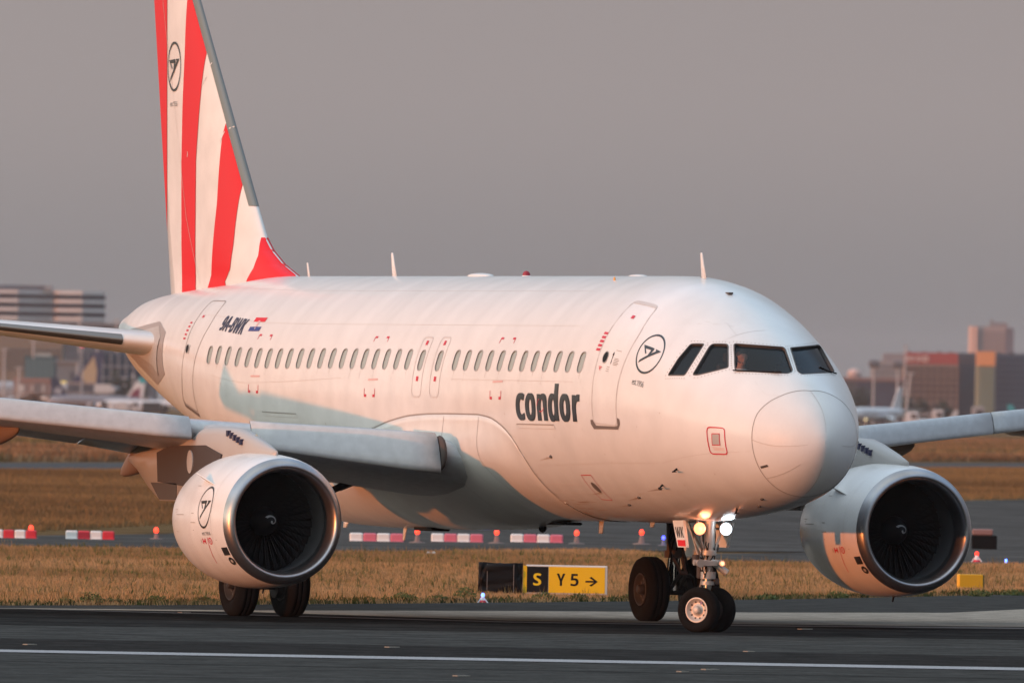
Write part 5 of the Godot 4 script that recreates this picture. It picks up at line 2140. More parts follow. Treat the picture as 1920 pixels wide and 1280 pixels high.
	put("end_cap", done(), mat(.12, .10, .03, .6), yb)
	B()
	box(Vector3(-2 * k1, 2.5 * k1, 1 * k1), Vector3(44 * k1, 5 * k1, 9 * k1))
	put("base_strip", done(), mat(.70, .36, .02, .5), yb)
	B()
	for i in 9:
		box(Vector3((-16 + i * 3.4) * k1, 5.6 * k1, 7.3 * k1), Vector3(2.2 * k1, 1.6 * k1, .01))
	put("small_print", done(), MT.black, yb)
	var p2 := ground(1846, 1030.5)
	var k2 := px_m(p2)
	var db := thing("equipment_cabinet", "low black equipment cabinet with a pinkish lid behind the right engine", "cabinet", p2, face_cam(p2))
	B()
	box(Vector3(0, 14 * k2, 0), Vector3(48 * k2, 26 * k2, 20 * k2), Basis.IDENTITY, .02)
	put("casing", done(), mat(.012, .013, .014, .9, 0, .1), db)
	B()
	box(Vector3(-3 * k2, 33 * k2, -3 * k2), Vector3(40 * k2, 12 * k2, 14 * k2), Basis.IDENTITY, .03)
	put("lid", done(), mat(.24, .14, .13, .7), db)
	B()
	for x in [-18.0, 18.0]:
		box(Vector3(x * k2, 1 * k2, 0), Vector3(6 * k2, 4 * k2, 14 * k2))
	put("feet", done(), MT.dark, db)
	var p3 := ground(808, 1041)
	var k3 := px_m(p3)
	var wm := thing("ground_marker", "small white marker on the near edge of the runway, under the belly", "marker", p3, face_cam(p3))
	B()
	for x in [-5.0, 5.0]:
		box(Vector3(x * k3, 3.5 * k3, 0), Vector3(7 * k3, 7 * k3, 6 * k3), Basis.IDENTITY, .015)
	put("white_block", done(), mat(.6, .58, .55, .6), wm)
	# weeds at the paving's edge
	var wl := [[122, 1134, .34, .10, "small low weed clump left of the tall clump at the paving's edge"], [170, 1134, .52, .22, "tallest green weed clump left of the near main wheels"], [206, 1134, .26, .12, "small round weed right beside the tallest clump"], [295, 1133, .44, .16, "round green weed midway between the tall clump and the near main wheels"], [381, 1133, .48, .14, "dark flat green weed touching the near main wheels' left side"], [692, 1130, .36, .10, "low dark weed, first one right of the white engine"], [757, 1129, 1.0, .17, "broad green weed clump midway between the white engine and the sign"], [825, 1129, .62, .13, "yellowish low weed between the broad clump and the sign's blue light"], [872, 1127, .52, .26, "bushy weed just left of the sign's blue light"], [1019, 1127, .42, .16, "upright weed under the sign's S panel"], [1086, 1127, .36, .14, "weed under the sign's yellow panel"], [1185, 1126, .30, .14, "weed between the sign and the main wheel by the nose gear"], [1437, 1125, .5, .10, "flat dark weed right of the nose wheels"], [1570, 1122, .55, .13, "weed clump below the right engine's left side"], [1838, 1119, .5, .14, "weed clump below the yellow sign box"], [1900, 1117, .7, .12, "weed clump at the right edge of the view"]]
	for i in wl.size():
		weed(wl[i][0], wl[i][1], wl[i][2], wl[i][3], wl[i][4], 40 + i, "green weeds at the paving's edge")

func text_on(parent: Node, s: String, x0: float, x1: float, y0: float, y1: float, z: float, m: Material, bold := true) -> void:
	var t := placed(text_tris(s, bold), x0, x1, y0 + .05, y1 + .05)
	B()
	for i in range(0, t.size(), 3):
		tri(Vector3(t[i].x, t[i].y, z), Vector3(t[i + 1].x, t[i + 1].y, z), Vector3(t[i + 2].x, t[i + 2].y, z))
	put("letter", done(), m, parent)

func stand_light(px: float, py: float, base: float, c: Color, label: String, cone: bool, group: String) -> void:
	var p := ground(px, base)
	var k := px_m(p)
	var h := (base - py) * k
	var t := thing("warning_light" if c.r > .5 else "taxiway_light", label, "light", p, face_cam(p), group)
	B()
	if cone:
		for i in 3:
			var a := TAU * i / 3.0 + .5
			cyl(Vector3(0, h * .85, 0), Vector3(cos(a) * h * .75, 0, sin(a) * h * .75), .012, .014, 8)
		put("legs", done(), mat(.7, .68, .66, .5), t)
		B()
		lathe([[0.0, h * .48], [h * .25, h * .40], [h * .26, h * .38]], Vector3(0, .02, 0), Vector3.UP, 18)
		put("red_skirt", done(), mat(.6, .03, .05, .5), t)
		B()
		lathe([[h * .26, h * .38], [h * .62, h * .20], [h * .8, h * .12], [h * .8, 0.0]], Vector3(0, .02, 0), Vector3.UP, 18)
		put("white_cone", done(), mat(.72, .71, .70, .5), t)
	else:
		lathe([[0.0, h * .75], [h * .12, h * .70], [h * .2, h * .25], [h * .8, h * .14], [h * .8, 0.0]], Vector3.ZERO, Vector3.UP, 18)
		put("stand", done(), mat(.17, .14, .125, .8), t)
	B()
	var r := .062 if c.r > .5 else .045
	if cone:
		r *= .75
	ball(Vector3.ZERO, Vector3(r, r * 1.25, r), 9)
	var lm := glow_mat(c.r, c.g, c.b, 3.2 if c.r > .5 else 5.0)
	var o := put("lamp", done(), lm, t)
	o.position = Vector3(0, h, 0)
	var l := OmniLight3D.new()
	l.name = "lamp_light"
	l.light_color = lin3(c.r, c.g, c.b)
	l.light_energy = .05
	l.light_size = r * .8
	l.omni_range = 8.0
	l.omni_attenuation = 2.0
	l.shadow_enabled = true
	o.add_child(l)

# ------------------------------------------------------------------ the far side of the airport
func far_thing(called: String, label: String, category: String, px: float, depth: float, turn := 0.0, group := "") -> Node3D:
	var p := at(px, 740.0, depth)
	p.y = terrain(p)
	return thing(called, label, category, p, atan2(-fwd.x, -fwd.z) + turn, group)

func met(depth: float) -> float:   # metres per pixel of the 1920 px photograph
	return depth / FOCAL_PX

func top_of(px: float, py: float, depth: float) -> float:   # height over the ground there
	var p := at(px, py, depth)
	return p.y - terrain(p)

func plain_box(parent: Node, called: String, x0: float, x1: float, y0: float, y1: float, z0: float, z1: float, m: Material) -> MeshInstance3D:
	B()
	box(Vector3((x0 + x1) * .5, (y0 + y1) * .5, (z0 + z1) * .5), Vector3(x1 - x0, y1 - y0, z1 - z0))
	return put(called, done(), m, parent)

func folded(parent: Node, called: String, pts: Array, y0: float, y1: float, out: float, depth_: float, m: Material) -> void:
	# a band along a folded facade: pts are [x, z] seen in plan
	B()
	var n := pts.size()
	for i in n - 1:
		var a := Vector3(pts[i][0], 0, pts[i][1] + out)
		var b := Vector3(pts[i + 1][0], 0, pts[i + 1][1] + out)
		var y := Vector3.UP
		quad(a + y * y0, b + y * y0, b + y * y1, a + y * y1)
		var a2 := Vector3(a.x, 0, -depth_)
		var b2 := Vector3(b.x, 0, -depth_)
		quad(a + y * y1, b + y * y1, b2 + y * y1, a2 + y * y1)
		quad(b + y * y0, a + y * y0, a2 + y * y0, b2 + y * y0)
	var e := Vector3(pts[n - 1][0], 0, pts[n - 1][1] + out)
	var e2 := Vector3(e.x, 0, -depth_)
	quad(e + Vector3.UP * y0, e2 + Vector3.UP * y0, e2 + Vector3.UP * y1, e + Vector3.UP * y1)
	put(called, done(), m, parent)

func window_grid(parent: Node, x0: float, x1: float, y0: float, y1: float, nx: int, ny: int, z: float, m: Material) -> void:
	var w := (x1 - x0) / nx
	var h := (y1 - y0) / ny
	B()
	box(Vector3.ZERO, Vector3(w * .6, h * .55, .3))
	var me := done()
	for j in ny:
		for i in nx:
			var o := put("window", me, m, parent)
			o.position = Vector3(x0 + (i + .5) * w, y0 + (j + .5) * h, z)

func mast(px: float, ytop: float, depth: float, label: String, head: bool, lean := 0.0) -> void:
	var t := far_thing("light_mast", label, "mast", px, depth)
	var h := top_of(px, ytop, depth)
	B()
	cyl(Vector3(0, 0, 0), Vector3(lean, h, 0), .40, .25, 8)
	put("pole", done(), mat(.42, .40, .40, .6), t)
	if head:
		B()
		box(Vector3(lean, h, 0), Vector3(3.4, 2.6, 2.2), Basis.IDENTITY, .5)
		put("lamp_head", done(), mat(.10, .10, .11, .7), t)
	else:
		B()
		box(Vector3(lean, h, 0), Vector3(2.2, .5, .6), Basis.IDENTITY, .1)
		put("lamp_arm", done(), mat(.35, .34, .34, .7), t)

func far_plane(px: float, depth: float, dir: float, size: float, label: String, body: Material, tail: Material, group: String, deco: Callable, yaw := 0.0) -> void:
	# dir +1: nose to the right of the view; local x runs along the fuselage, tail near x = 0
	var t := far_thing("parked_airliner", label, "airliner", px, depth, yaw, group)
	var k := size
	B()
	var prof := []
	for q in [[-4.0, .25, 3.6], [-2.0, .7, 3.35], [2.0, 1.4, 2.95], [7.0, 1.9, 2.7], [12.0, 2.0, 2.6], [24.0, 2.0, 2.6], [28.0, 1.9, 2.55], [30.5, 1.4, 2.35], [32.0, .8, 2.1], [32.8, .05, 1.95]]:
		var r := PackedVector3Array()
		for j in 18:
			var a := TAU * j / 18.0
			r.append(Vector3(q[0] * dir, q[2] + 1.0 + q[1] * sin(a), q[1] * cos(a)) * k)
		prof.append(r)
	smooth(1)
	loft(prof, true, true, true, dir > 0.0)
	put("fuselage", done(), body, t)
	B()
	prism(pv([0.2, 4.6, 5.8, 5.0, 1.6, 11.7, -.8, 11.8]), func(p: Vector2, z: float) -> Vector3: return Vector3(p.x * dir, p.y, z) * k, -.18, .18)
	var fin := put("tail_fin", done(), tail, t)
	deco.call(fin, dir, k)
	B()
	for s in [1.0, -1.0]:
		prism(pv([10.5, .6, 17.0, .6, 9.5, 16.5, 8.0, 16.5]), func(p: Vector2, z: float) -> Vector3: return Vector3(p.x * dir, 2.6 + z + p.y * .09, p.y * s) * k, -.2, .2)
		prism(pv([-2.0, .5, 1.8, .5, -1.2, 6.0, -2.6, 6.0]), func(p: Vector2, z: float) -> Vector3: return Vector3(p.x * dir, 4.6 + z + p.y * .08, p.y * s) * k, -.12, .12)
	put("wings", done(), mat(.4, .4, .42, .5), t)
	B()
	for s in [1.0, -1.0]:
		lathe([[0.0, .8], [.2, 1.0], [2.0, 1.1], [3.4, .8], [4.4, .4], [4.4, 0.0]], Vector3(18.5 * dir, 1.9, 5.8 * s) * k, Vector3(-dir, 0, 0), 16)
	put("engines", done(), body, t)
	B()
	for i in 26:
		box(Vector3((5.0 + i * .85) * dir, 4.1, 1.93) * k, Vector3(.3, .4, .12) * k)
	put("windows", done(), MT.dark, t)
	B()
	for q in [[27.5, 0.0], [13.0, 3.5], [13.0, -3.5]]:
		cyl(Vector3(q[0] * dir, 0.0, q[1]) * k, Vector3(q[0] * dir, 2.4, q[1]) * k, .45 * k, .3 * k, 8)
	put("gear", done(), MT.dark, t)

func fin_patch(fin: Node, called: String, pts: Array, m: Material, dir: float, k: float) -> void:
	B()
	prism(pv(pts), func(p: Vector2, z: float) -> Vector3: return Vector3(p.x * dir, p.y, z) * k, -.22, .22)
	put(called, done(), m, fin)

func build_far() -> void:
	var D := 6500.0
	var u := met(D)
	# office block with white bands
	var ob := far_thing("office_block", "office block with white floor bands and dark window strips at the far left", "office building", 35.0, D)
	var plan := [[-155 * u, -3.0], [-5 * u, 0.0], [-4 * u, -1.5], [60 * u, -9.0], [70 * u, -6.0], [115 * u, -3.5], [120 * u, -4.5], [156 * u, -9.0]]
	var topy := top_of(110, 545, D)
	var band := mat(.56, .57, .58, .7, 0, .2)
	var glassd := mat(.022, .028, .038, .5, 0, .15)
	var fl := 16.4 * u
	for i in 12:
		var y1 := topy - i * fl
		folded(ob, "floor_band", plan, y1 - 6.2 * u, y1, .9, 22.0, band)
		folded(ob, "window_strip", plan, y1 - fl, y1 - 6.2 * u, .0, 21.0, glassd)
	plain_box(ob, "roof_plant", -120 * u, 57 * u, topy, topy + 9 * u, -20.0, -6.0, mat(.05, .055, .075, .6))
	plain_box(ob, "roof_cabin", 44 * u, 57 * u, topy + 0.05, topy + 9.5 * u, -6.0, -4.5, mat(.25, .27, .3, .6))
	B()
	for i in 40:
		var x := (-112 + i * 6.6) * u
		for f in 5:
			box(Vector3(x, topy - f * fl - 11.2 * u, -8.6 + 8.5 * clampf(1.0 - absf(x + 5 * u) / (80 * u), 0.0, 1.0)), Vector3(.25, 9.6 * u, .6))
	put("mullions", done(), mat(.12, .13, .15, .5), ob)
	# halls and terminal fronts under it
	D = 5600.0
	u = met(D)
	var hall := far_thing("terminal_hall", "long blue-grey terminal hall below the office block", "terminal", 100.0, D)
	var h := top_of(100, 607, D)
	plain_box(hall, "wall", -240 * u, 190 * u, 0, h, -30, 0, mat(.085, .11, .135, .8, 0, .2))
	plain_box(hall, "roof_edge", -242 * u, 192 * u, h, h + 4 * u, -31, 1, mat(.24, .27, .30, .6))
	window_grid(hall, -60 * u, 185 * u, h - 62 * u, h - 6 * u, 24, 4, .2, mat(.08, .10, .13, .3))
	D = 5300.0
	u = met(D)
	var tb := far_thing("tan_building", "tan brick-coloured block behind the near tailplane at the left edge", "building", 40.0, D)
	h = top_of(40, 622, D)
	plain_box(tb, "wall", -200 * u, 74 * u, 0, h, -30, 0, mat(.20, .165, .125, .8, 0, .2))
	window_grid(tb, -40 * u, 72 * u, h - 74 * u, h - 30 * u, 14, 5, .15, mat(.10, .10, .10, .6, 0, .2))
	plain_box(tb, "roof_edge", -201 * u, 75 * u, h, h + 3 * u, -30.5, .6, mat(.34, .27, .2, .7))
	D = 5000.0
	u = met(D)
	var tq := far_thing("hangar", "teal hangar front left of the pale gate building", "hangar", 72.0, D)
	h = top_of(72, 668, D)
	plain_box(tq, "wall", -28 * u, 31 * u, 0, h, -20, 0, mat(.04, .085, .10, .8, 0, .2))
	plain_box(tq, "pale_sign", -8 * u, 22 * u, h, h + 6 * u, -2, 0, mat(.30, .36, .36, .6))
	for i in 5:
		plain_box(tq, "door_leaf", (-26 + i * 11) * u, (-26 + i * 11 + 10) * u, 0, h - 4 * u, .1, .5, mat(.07, .135, .15, .6))
	var gb := far_thing("gate_building", "pale grey gate building with a dark doorway, under the tailplane", "terminal", 124.0, D)
	h = top_of(124, 679, D)
	plain_box(gb, "wall", -21 * u, 20 * u, 0, h, -18, 0, mat(.17, .19, .205, .7, 0, .2))
	plain_box(gb, "door", 6 * u, 14 * u, 8 * u, h - 18 * u, 0, .4, mat(.06, .07, .09, .5))
	plain_box(gb, "frame_post", 17 * u, 21 * u, 0, h + 2 * u, -1, .8, mat(.40, .40, .41, .6))
	plain_box(gb, "roof_edge", -22 * u, 22 * u, h, h + 2.5 * u, -18, 1.0, mat(.26, .28, .3, .6))
	var ng := far_thing("glass_concourse", "dark glass concourse with pale frames behind the gold tail fin", "terminal", 205.0, D + 120)
	h = top_of(205, 662, D + 120)
	plain_box(ng, "wall", -62 * u, 60 * u, 0, h, -24, 0, mat(.035, .055, .08, .6, 0, .2))
	for i in 9:
		plain_box(ng, "frame_post", (-60 + i * 15) * u, (-58 + i * 15) * u, 0, h + 1 * u, 0, 1.0, mat(.24, .27, .30, .6))
	for i in 4:
		plain_box(ng, "floor_beam", -62 * u, 60 * u, (18 + i * 22) * u, (20.5 + i * 22) * u, 0, .8, mat(.20, .23, .26, .6))
	for i in 3:
		plain_box(ng, "white_stair_tower", (8 + i * 17) * u, (13 + i * 17) * u, 0, (58 + i * 7) * u, 1.0, 2.5, mat(.40, .42, .44, .6))
	D = 4700.0
	u = met(D)
	var jb := far_thing("jet_bridge", "pinkish jet bridge with pale panels at the left edge above the wing", "jet bridge", 58.0, D)
	h = top_of(58, 713, D)
	plain_box(jb, "cabin", -34 * u, 36 * u, h - 26 * u, h, -5, 0, mat(.25, .19, .175, .7, 0, .2))
	plain_box(jb, "roof", -35 * u, 37 * u, h, h + 4 * u, -5.5, .5, mat(.34, .20, .17, .7, 0, .2))
	for q in [[-27, -14], [0, 3], [20, 24]]:
		plain_box(jb, "panel", q[0] * u, q[1] * u, h - 22 * u, h - 8 * u, 0, .3, mat(.52, .50, .48, .6))
	plain_box(jb, "dark_panel", 7 * u, 17 * u, h - 24 * u, h - 5 * u, 0, .25, mat(.16, .14, .14, .6))
	for x in [-30.0, 30.0]:
		plain_box(jb, "leg", (x - 2) * u, (x + 2) * u, 0, h - 26 * u, -3, -1, mat(.3, .28, .27, .6))
	var jb2 := far_thing("jet_bridge", "grey jet bridge with dark windows between the navy and the gold tail fins", "jet bridge", 150.0, D)
	h = top_of(150, 719, D)
	plain_box(jb2, "cabin", -25 * u, 25 * u, h - 17 * u, h, -5, 0, mat(.12, .13, .16, .5))
	plain_box(jb2, "roof", -26 * u, 26 * u, h, h + 2.5 * u, -5.5, .5, mat(.35, .30, .29, .6))
	window_grid(jb2, -22 * u, 22 * u, h - 14 * u, h - 4 * u, 9, 1, .1, mat(.05, .06, .08, .3))
	for x in [-20.0, 20.0]:
		plain_box(jb2, "leg", (x - 2) * u, (x + 2) * u, 0, h - 17 * u, -3, -1, mat(.2, .2, .21, .6))
	var wb := far_thing("service_truck", "white high-loader truck right of the grey jet bridge", "truck", 192.0, D)
	h = top_of(192, 720, D)
	plain_box(wb, "box_body", -16 * u, 14 * u, h - 16 * u, h, -3, 0, mat(.50, .52, .53, .6))
	plain_box(wb, "cab", 14.2 * u, 22 * u, h - 16 * u, h - 5 * u, -3, 0, mat(.46, .47, .48, .6))
	plain_box(wb, "scissor_frame", -12 * u, 12 * u, 2 * u, h - 16.2 * u, -2.5, -.5, mat(.2, .2, .21, .6))
	for x in [-11.0, 16.0]:
		B()
		cyl(Vector3(x * u, 2.4 * u, -3.2), Vector3(x * u, 2.4 * u, .2), 2.4 * u, 2.4 * u, 12)
		put("wheel", done(), MT.dark, wb)
	var ys := far_thing("gate_sign", "small lit yellow gate sign above the grey jet bridge", "sign", 118.0, 4600.0)
	h = top_of(118, 716.5, 4600.0)
	B()
	box(Vector3(0, h, 0), Vector3(9 * met(4600), 3.4 * met(4600), .4), Basis.IDENTITY, .1)
	put("sign_face", done(), glow_mat(.85, .66, .12, .55), ys)
	B()
	cyl(Vector3.ZERO, Vector3(0, h - .3, 0), .15, .15, 8)
	put("post", done(), MT.strut, ys)
	var rl := far_thing("obstruction_light", "small red obstruction light just below the near tailplane", "light", 152.0, 4600.0)
	h = top_of(152, 648, 4600.0)
	B()
	cyl(Vector3.ZERO, Vector3(0, h, 0), .35, .2, 8)
	put("pole", done(), mat(.3, .31, .33, .6), rl)
	B()
	ball(Vector3(0, h, 0), Vector3(.42, .42, .42), 8)
	put("lamp", done(), glow_mat(1.0, .06, .08, 1.2), rl)
	# parked airliners on the left
	var navy := mat(.022, .024, .06, .45)
	var whitep := mat(.66, .66, .67, .4)
	var grp := "airliners parked on the far apron"
	far_plane(97, 4300, 1.0, .78, "white parked airliner with a navy tail fin that carries a pale ring", whitep, navy, grp, func(f: Node, d: float, k: float) -> void:
		B()
		var t := ring(Vector2(2.0, 7.2), Vector2(1.15, 1.15), Vector2(.85, .85), 24)
		for s in [.20, -.20]:
			for i in range(0, t.size(), 3):
				tri(Vector3(t[i].x * d, t[i].y, s) * k, Vector3(t[i + 1].x * d, t[i + 1].y, s) * k, Vector3(t[i + 2].x * d, t[i + 2].y, s) * k)
			prism(pv([1.1, 6.9, 1.9, 7.3, 2.9, 7.1, 2.1, 6.8]), func(p: Vector2, z: float) -> Vector3: return Vector3(p.x * d, p.y, s + z) * k, -.02, .02)
		put("tail_emblem", done(), whitep, f), .04)
	far_plane(268, 4250, -1.0, .80, "dark-bodied parked airliner with a white, teal and maroon fin beside the tail cone", mat(.20, .20, .23, .4), mat(.58, .60, .62, .4), grp, func(f: Node, d: float, k: float) -> void:
		fin_patch(f, "maroon_panel", [1.2, 5.0, 5.0, 5.0, 3.2, 7.6, 1.0, 8.6], mat(.16, .02, .05, .4), d, k)
		fin_patch(f, "teal_tip", [1.2, 10.0, 1.75, 11.0, 1.55, 11.75, -.8, 11.85, -.4, 9.8], mat(.03, .32, .36, .4), d, k), -.06)
	far_plane(186, 4900, -1.0, 1.55, "parked airliner whose navy tail fin carries a gold blade, under the tailplane", mat(.30, .31, .33, .4), mat(.03, .035, .085, .4), grp, func(f: Node, d: float, k: float) -> void:
		fin_patch(f, "gold_blade", [.8, 5.4, 2.6, 5.2, 4.0, 7.0, 1.2, 11.0, .6, 8.0], mat(.40, .30, .18, .5), d, k), 0.0)
	far_plane(330, 4000, -1.0, .62, "white parked airliner half hidden by the near fuselage", whitep, mat(.5, .5, .52, .4), grp, func(_f: Node, _d: float, _k: float) -> void: pass, -.08)
	for q in [[205, 765, 4.2, "white van on the far apron below the maroon tail fin", .6], [232, 760, 3.4, "pale box truck on the far apron, right of the white van", .5], [198, 771, 2.6, "dark tug on the far apron left of the white van", .05], [290, 778, 6.0, "dark fuel truck on the far apron beside the fuselage", .04]]:
		var dd := 3700.0
		var v := far_thing("apron_vehicle", q[3], "vehicle", q[0], dd, 0.0, "vehicles on the far apron")
		var L: float = q[2]
		B()
		box(Vector3(-.12 * L, 1.75, 0), Vector3(L * .74, 2.4, 2.1), Basis.IDENTITY, .15)
		put("body", done(), mat(q[4], q[4], q[4] * 1.02, .4), v)
		B()
		box(Vector3(.40 * L, 1.45, 0), Vector3(L * .26, 1.8, 2.0), Basis.IDENTITY, .2)
		put("cab", done(), mat(q[4] * .9, q[4] * .9, q[4] * .92, .4), v)
		B()
		box(Vector3(.46 * L, 1.8, 0), Vector3(L * .16, .7, 2.04))
		put("window", done(), MT.dark, v)
		for x in [-.3, .33]:
			B()
			cyl(Vector3(x * L, .45, -1.05), Vector3(x * L, .45, 1.05), .45, .45, 12)
			put("wheel", done(), MT.dark, v)
	mast(146, 594, 5400, "tall thin mast rising in front of the office block's right end", false)
	mast(216, 600, 5400, "thin mast just left of the near tail cone", false)
	mast(6, 655, 4800, "thin pale mast at the left edge below the tailplane", false)
	mast(34, 690, 4650, "short pale mast left of the pinkish jet bridge", false)
	# right-hand side
	D = 6000.0
	u = met(D)
	var rs := far_thing("hotel_block", "long brown-grey block with a red sign band along its roof, right of the nose", "building", 1746.0, D)
	h = top_of(1746, 682, D)
	plain_box(rs, "wall", -52 * u, 51 * u, 0, h, -25, 0, mat(.21, .145, .115, .8, 0, .2))
	var sb := plain_box(rs, "red_sign_band", -51 * u, 50 * u, h, h + 21 * u, -3, 0, mat(.30, .065, .055, .7, 0, .2))
	B()
	for q in [[-44.0, 5.5], [-34.0, 4.0], [-23.0, 5.0], [-11.0, 6.5]]:
		lathe([[0, q[1] * .9 * u], [.25, q[1] * .9 * u], [.25, q[1] * .45 * u], [0, q[1] * .45 * u]], Vector3(q[0] * u, h + 9.5 * u, .05), Vector3(0, 0, 1), 14)
		box(Vector3((q[0] - q[1] * .75) * u, h + 9.5 * u, .2), Vector3(1.6 * u, 11 * u, .25))
	put("pale_letters", done(), mat(.62, .50, .46, .7), sb)
	window_grid(rs, -50 * u, 49 * u, h - 100 * u, h - 4 * u, 20, 9, .1, mat(.05, .045, .045, .6, 0, .2))
	for q in [[-40, 4, 5], [-12, 7, 3], [16, 5, 6], [38, 8, 4]]:
		plain_box(rs, "roof_plant", (q[0] - q[1] * .5) * u, (q[0] + q[1] * .5) * u, h + 21 * u, h + (21 + q[2] * .6) * u, -16.0, -4.0, mat(.16, .13, .125, .8, 0, .2))
	for i in 7:
		plain_box(rs, "floor_edge", -52.5 * u, 51.5 * u, h - (8 + i * 13) * u, h - (6.6 + i * 13) * u, 0, .9, mat(.27, .19, .155, .8, 0, .2))
	for i in 9:
		plain_box(rs, "facade_pier", (-50 + i * 12.4) * u, (-48.4 + i * 12.4) * u, 0, h - 1 * u, 0.0, .7, mat(.25, .18, .145, .8, 0, .2))
	var dk := far_thing("dark_block", "dark block between the red-banded block and the yellow stair tower", "building", 1814.0, D + 20)
	h = top_of(1814, 661, D)
	plain_box(dk, "wall", -18 * u, 17 * u, 0, h, -20, 0, mat(.055, .06, .075, .6))
	window_grid(dk, -16 * u, 15 * u, h - 90 * u, h - 6 * u, 5, 8, .1, mat(.035, .045, .065, .3))
	var yt := far_thing("stair_tower", "yellow-green stair tower with an orange-lit top", "building", 1848.0, D - 20)
	h = top_of(1848, 659, D)
	plain_box(yt, "shaft", -17 * u, 17 * u, 0, h - 27 * u, -15, 0, mat(.24, .24, .16, .7))
	plain_box(yt, "orange_head", -16 * u, 17.5 * u, h - 27 * u, h, -15, .6, mat(.62, .26, .09, .6))
	for i in 4:
		plain_box(yt, "rib", (-12 + i * 7.5) * u, (-10.6 + i * 7.5) * u, 0, h - 28 * u, 0, .7, mat(.32, .31, .22, .7))
	var db := far_thing("navy_block", "dark navy glass block at the right edge", "building", 1905.0, D)
	h = top_of(1905, 664, D)
	plain_box(db, "wall", -38 * u, 60 * u, 0, h, -22, 0, mat(.045, .055, .085, .5))
	window_grid(db, -36 * u, 58 * u, h - 95 * u, h - 5 * u, 14, 8, .1, mat(.03, .04, .07, .25))
	B()
	for i in 5:
		cyl(Vector3((-10 + i * 6) * u, h, -5), Vector3((-10 + i * 6) * u, h + 3 * u, -5), .2, .2, 6)
	put("roof_rail", done(), MT.dark, db)
	for q in [[-30, 9, 4], [-6, 6, 6], [20, 10, 3]]:
		plain_box(db, "roof_plant", (q[0] - q[1] * .5) * u, (q[0] + q[1] * .5) * u, h, h + q[2] * .7 * u, -16.0, -8.0, mat(.06, .065, .08, .8, 0, .2))
	D = 7600.0
	u = met(D)
	var tw := far_thing("hotel_tower", "pinkish tower with a stepped dark roof behind the yellow stair tower", "tower", 1858.0, D)
	h = top_of(1858, 612, D)
	plain_box(tw, "shaft", -36 * u, 34 * u, 0, h, -25, -2, mat(.30, .25, .25, .7))
	B()
	var fold := [Vector3(-42 * u, 0, -8), Vector3(-28 * u, 0, 0), Vector3(-28 * u, 0, -12)]
	for i in 2:
		quad(fold[i], fold[i + 1], fold[i + 1] + Vector3(0, h, 0), fold[i] + Vector3(0, h, 0))
	tri(fold[0] + Vector3(0, h, 0), fold[1] + Vector3(0, h, 0), fold[2] + Vector3(0, h, 0))
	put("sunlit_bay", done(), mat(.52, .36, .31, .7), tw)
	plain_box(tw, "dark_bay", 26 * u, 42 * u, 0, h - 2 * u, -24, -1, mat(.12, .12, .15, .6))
	plain_box(tw, "roof_step", 2 * u, 30 * u, h, h + 8 * u, -20, -6, mat(.19, .18, .19, .7))
	plain_box(tw, "roof_mast", -1 * u, 4 * u, h, h + 14 * u, -15, -11, mat(.16, .16, .17, .7))
	window_grid(tw, -24 * u, 24 * u, h - 60 * u, h - 8 * u, 7, 8, -1.9, mat(.19, .165, .17, .4))
	D = 6200.0
	u = met(D)
	var gb2 := far_thing("grey_building", "pale grey building between the two lamp masts, right of the nose", "building", 1664.0, D)
	h = top_of(1664, 676, D)
	plain_box(gb2, "wall", -30 * u, 31 * u, 0, h, -20, 0, mat(.24, .235, .24, .7))
	plain_box(gb2, "roof_step", -8 * u, 31 * u, h, h + 14 * u, -18, -3, mat(.22, .21, .22, .7))
	window_grid(gb2, -28 * u, 29 * u, h - 60 * u, h - 6 * u, 9, 5, .1, mat(.15, .15, .16, .4))
	var dm := far_thing("domed_roof", "pink domed tank just right of the airliner's nose", "tank", 1602.0, D - 100)
	h = top_of(1602, 692, D)
	B()
	lathe([[0.0, 13 * u], [h - 9 * u, 13 * u]], Vector3.ZERO, Vector3.UP, 24)
	put("wall", done(), mat(.35, .26, .24, .7), dm)
	B()
	lathe([[h - 9 * u, 13.4 * u], [h - 5 * u, 11.5 * u], [h - 1.5 * u, 7 * u], [h, 0.0]], Vector3.ZERO, Vector3.UP, 24)
	put("dome", done(), mat(.56, .38, .33, .6), dm)
	D = 5600.0
	u = met(D)
	var hg := far_thing("low_hangar", "low dark hangar with a reddish roof edge right of the nose", "hangar", 1640.0, D)
	h = top_of(1640, 714, D)
	plain_box(hg, "wall", -60 * u, 55 * u, 0, h, -25, 0, mat(.07, .07, .085, .7))
	plain_box(hg, "roof", -61 * u, 56 * u, h, h + 6 * u, -25.5, .8, mat(.20, .13, .125, .7))
	for q in [[-33, -7], [2, 40]]:
		plain_box(hg, "hangar_door", q[0] * u, q[1] * u, 0, h - 3 * u, 0, .5, mat(.035, .037, .06, .6))
	mast(1638, 682, 5300, "lamp mast with a dark head, first one right of the nose", true)
	mast(1683, 684, 5300, "lamp mast with a dark head beside the red-banded block", true)
	mast(1697, 648, 5900, "thin roof mast above the left end of the red sign band", false)
	mast(1697, 700, 4500, "pale leaning pole in front of the red-banded block", false, 1.6)
	far_plane(1690, 4300, -1.0, .92, "white parked airliner right of the nose, tail to the right", whitep, mat(.58, .58, .58, .4), grp, func(_f: Node, _d: float, _k: float) -> void: pass, 1.05)
	far_plane(1796, 4100, -1.0, .40, "small white parked aircraft above the far wing, right of the larger white one", whitep, mat(.5, .5, .5, .4), grp, func(_f: Node, _d: float, _k: float) -> void: pass, .1)
	far_plane(1893, 4100, 1.0, .55, "parked aircraft with a teal tail fin near the right edge", whitep, mat(.05, .30, .33, .4), grp, func(_f: Node, _d: float, _k: float) -> void: pass, .1)
	var lt := far_thing("apron_light", "small yellowish apron light just above the far wing root", "light", 1625.0, 3600.0)
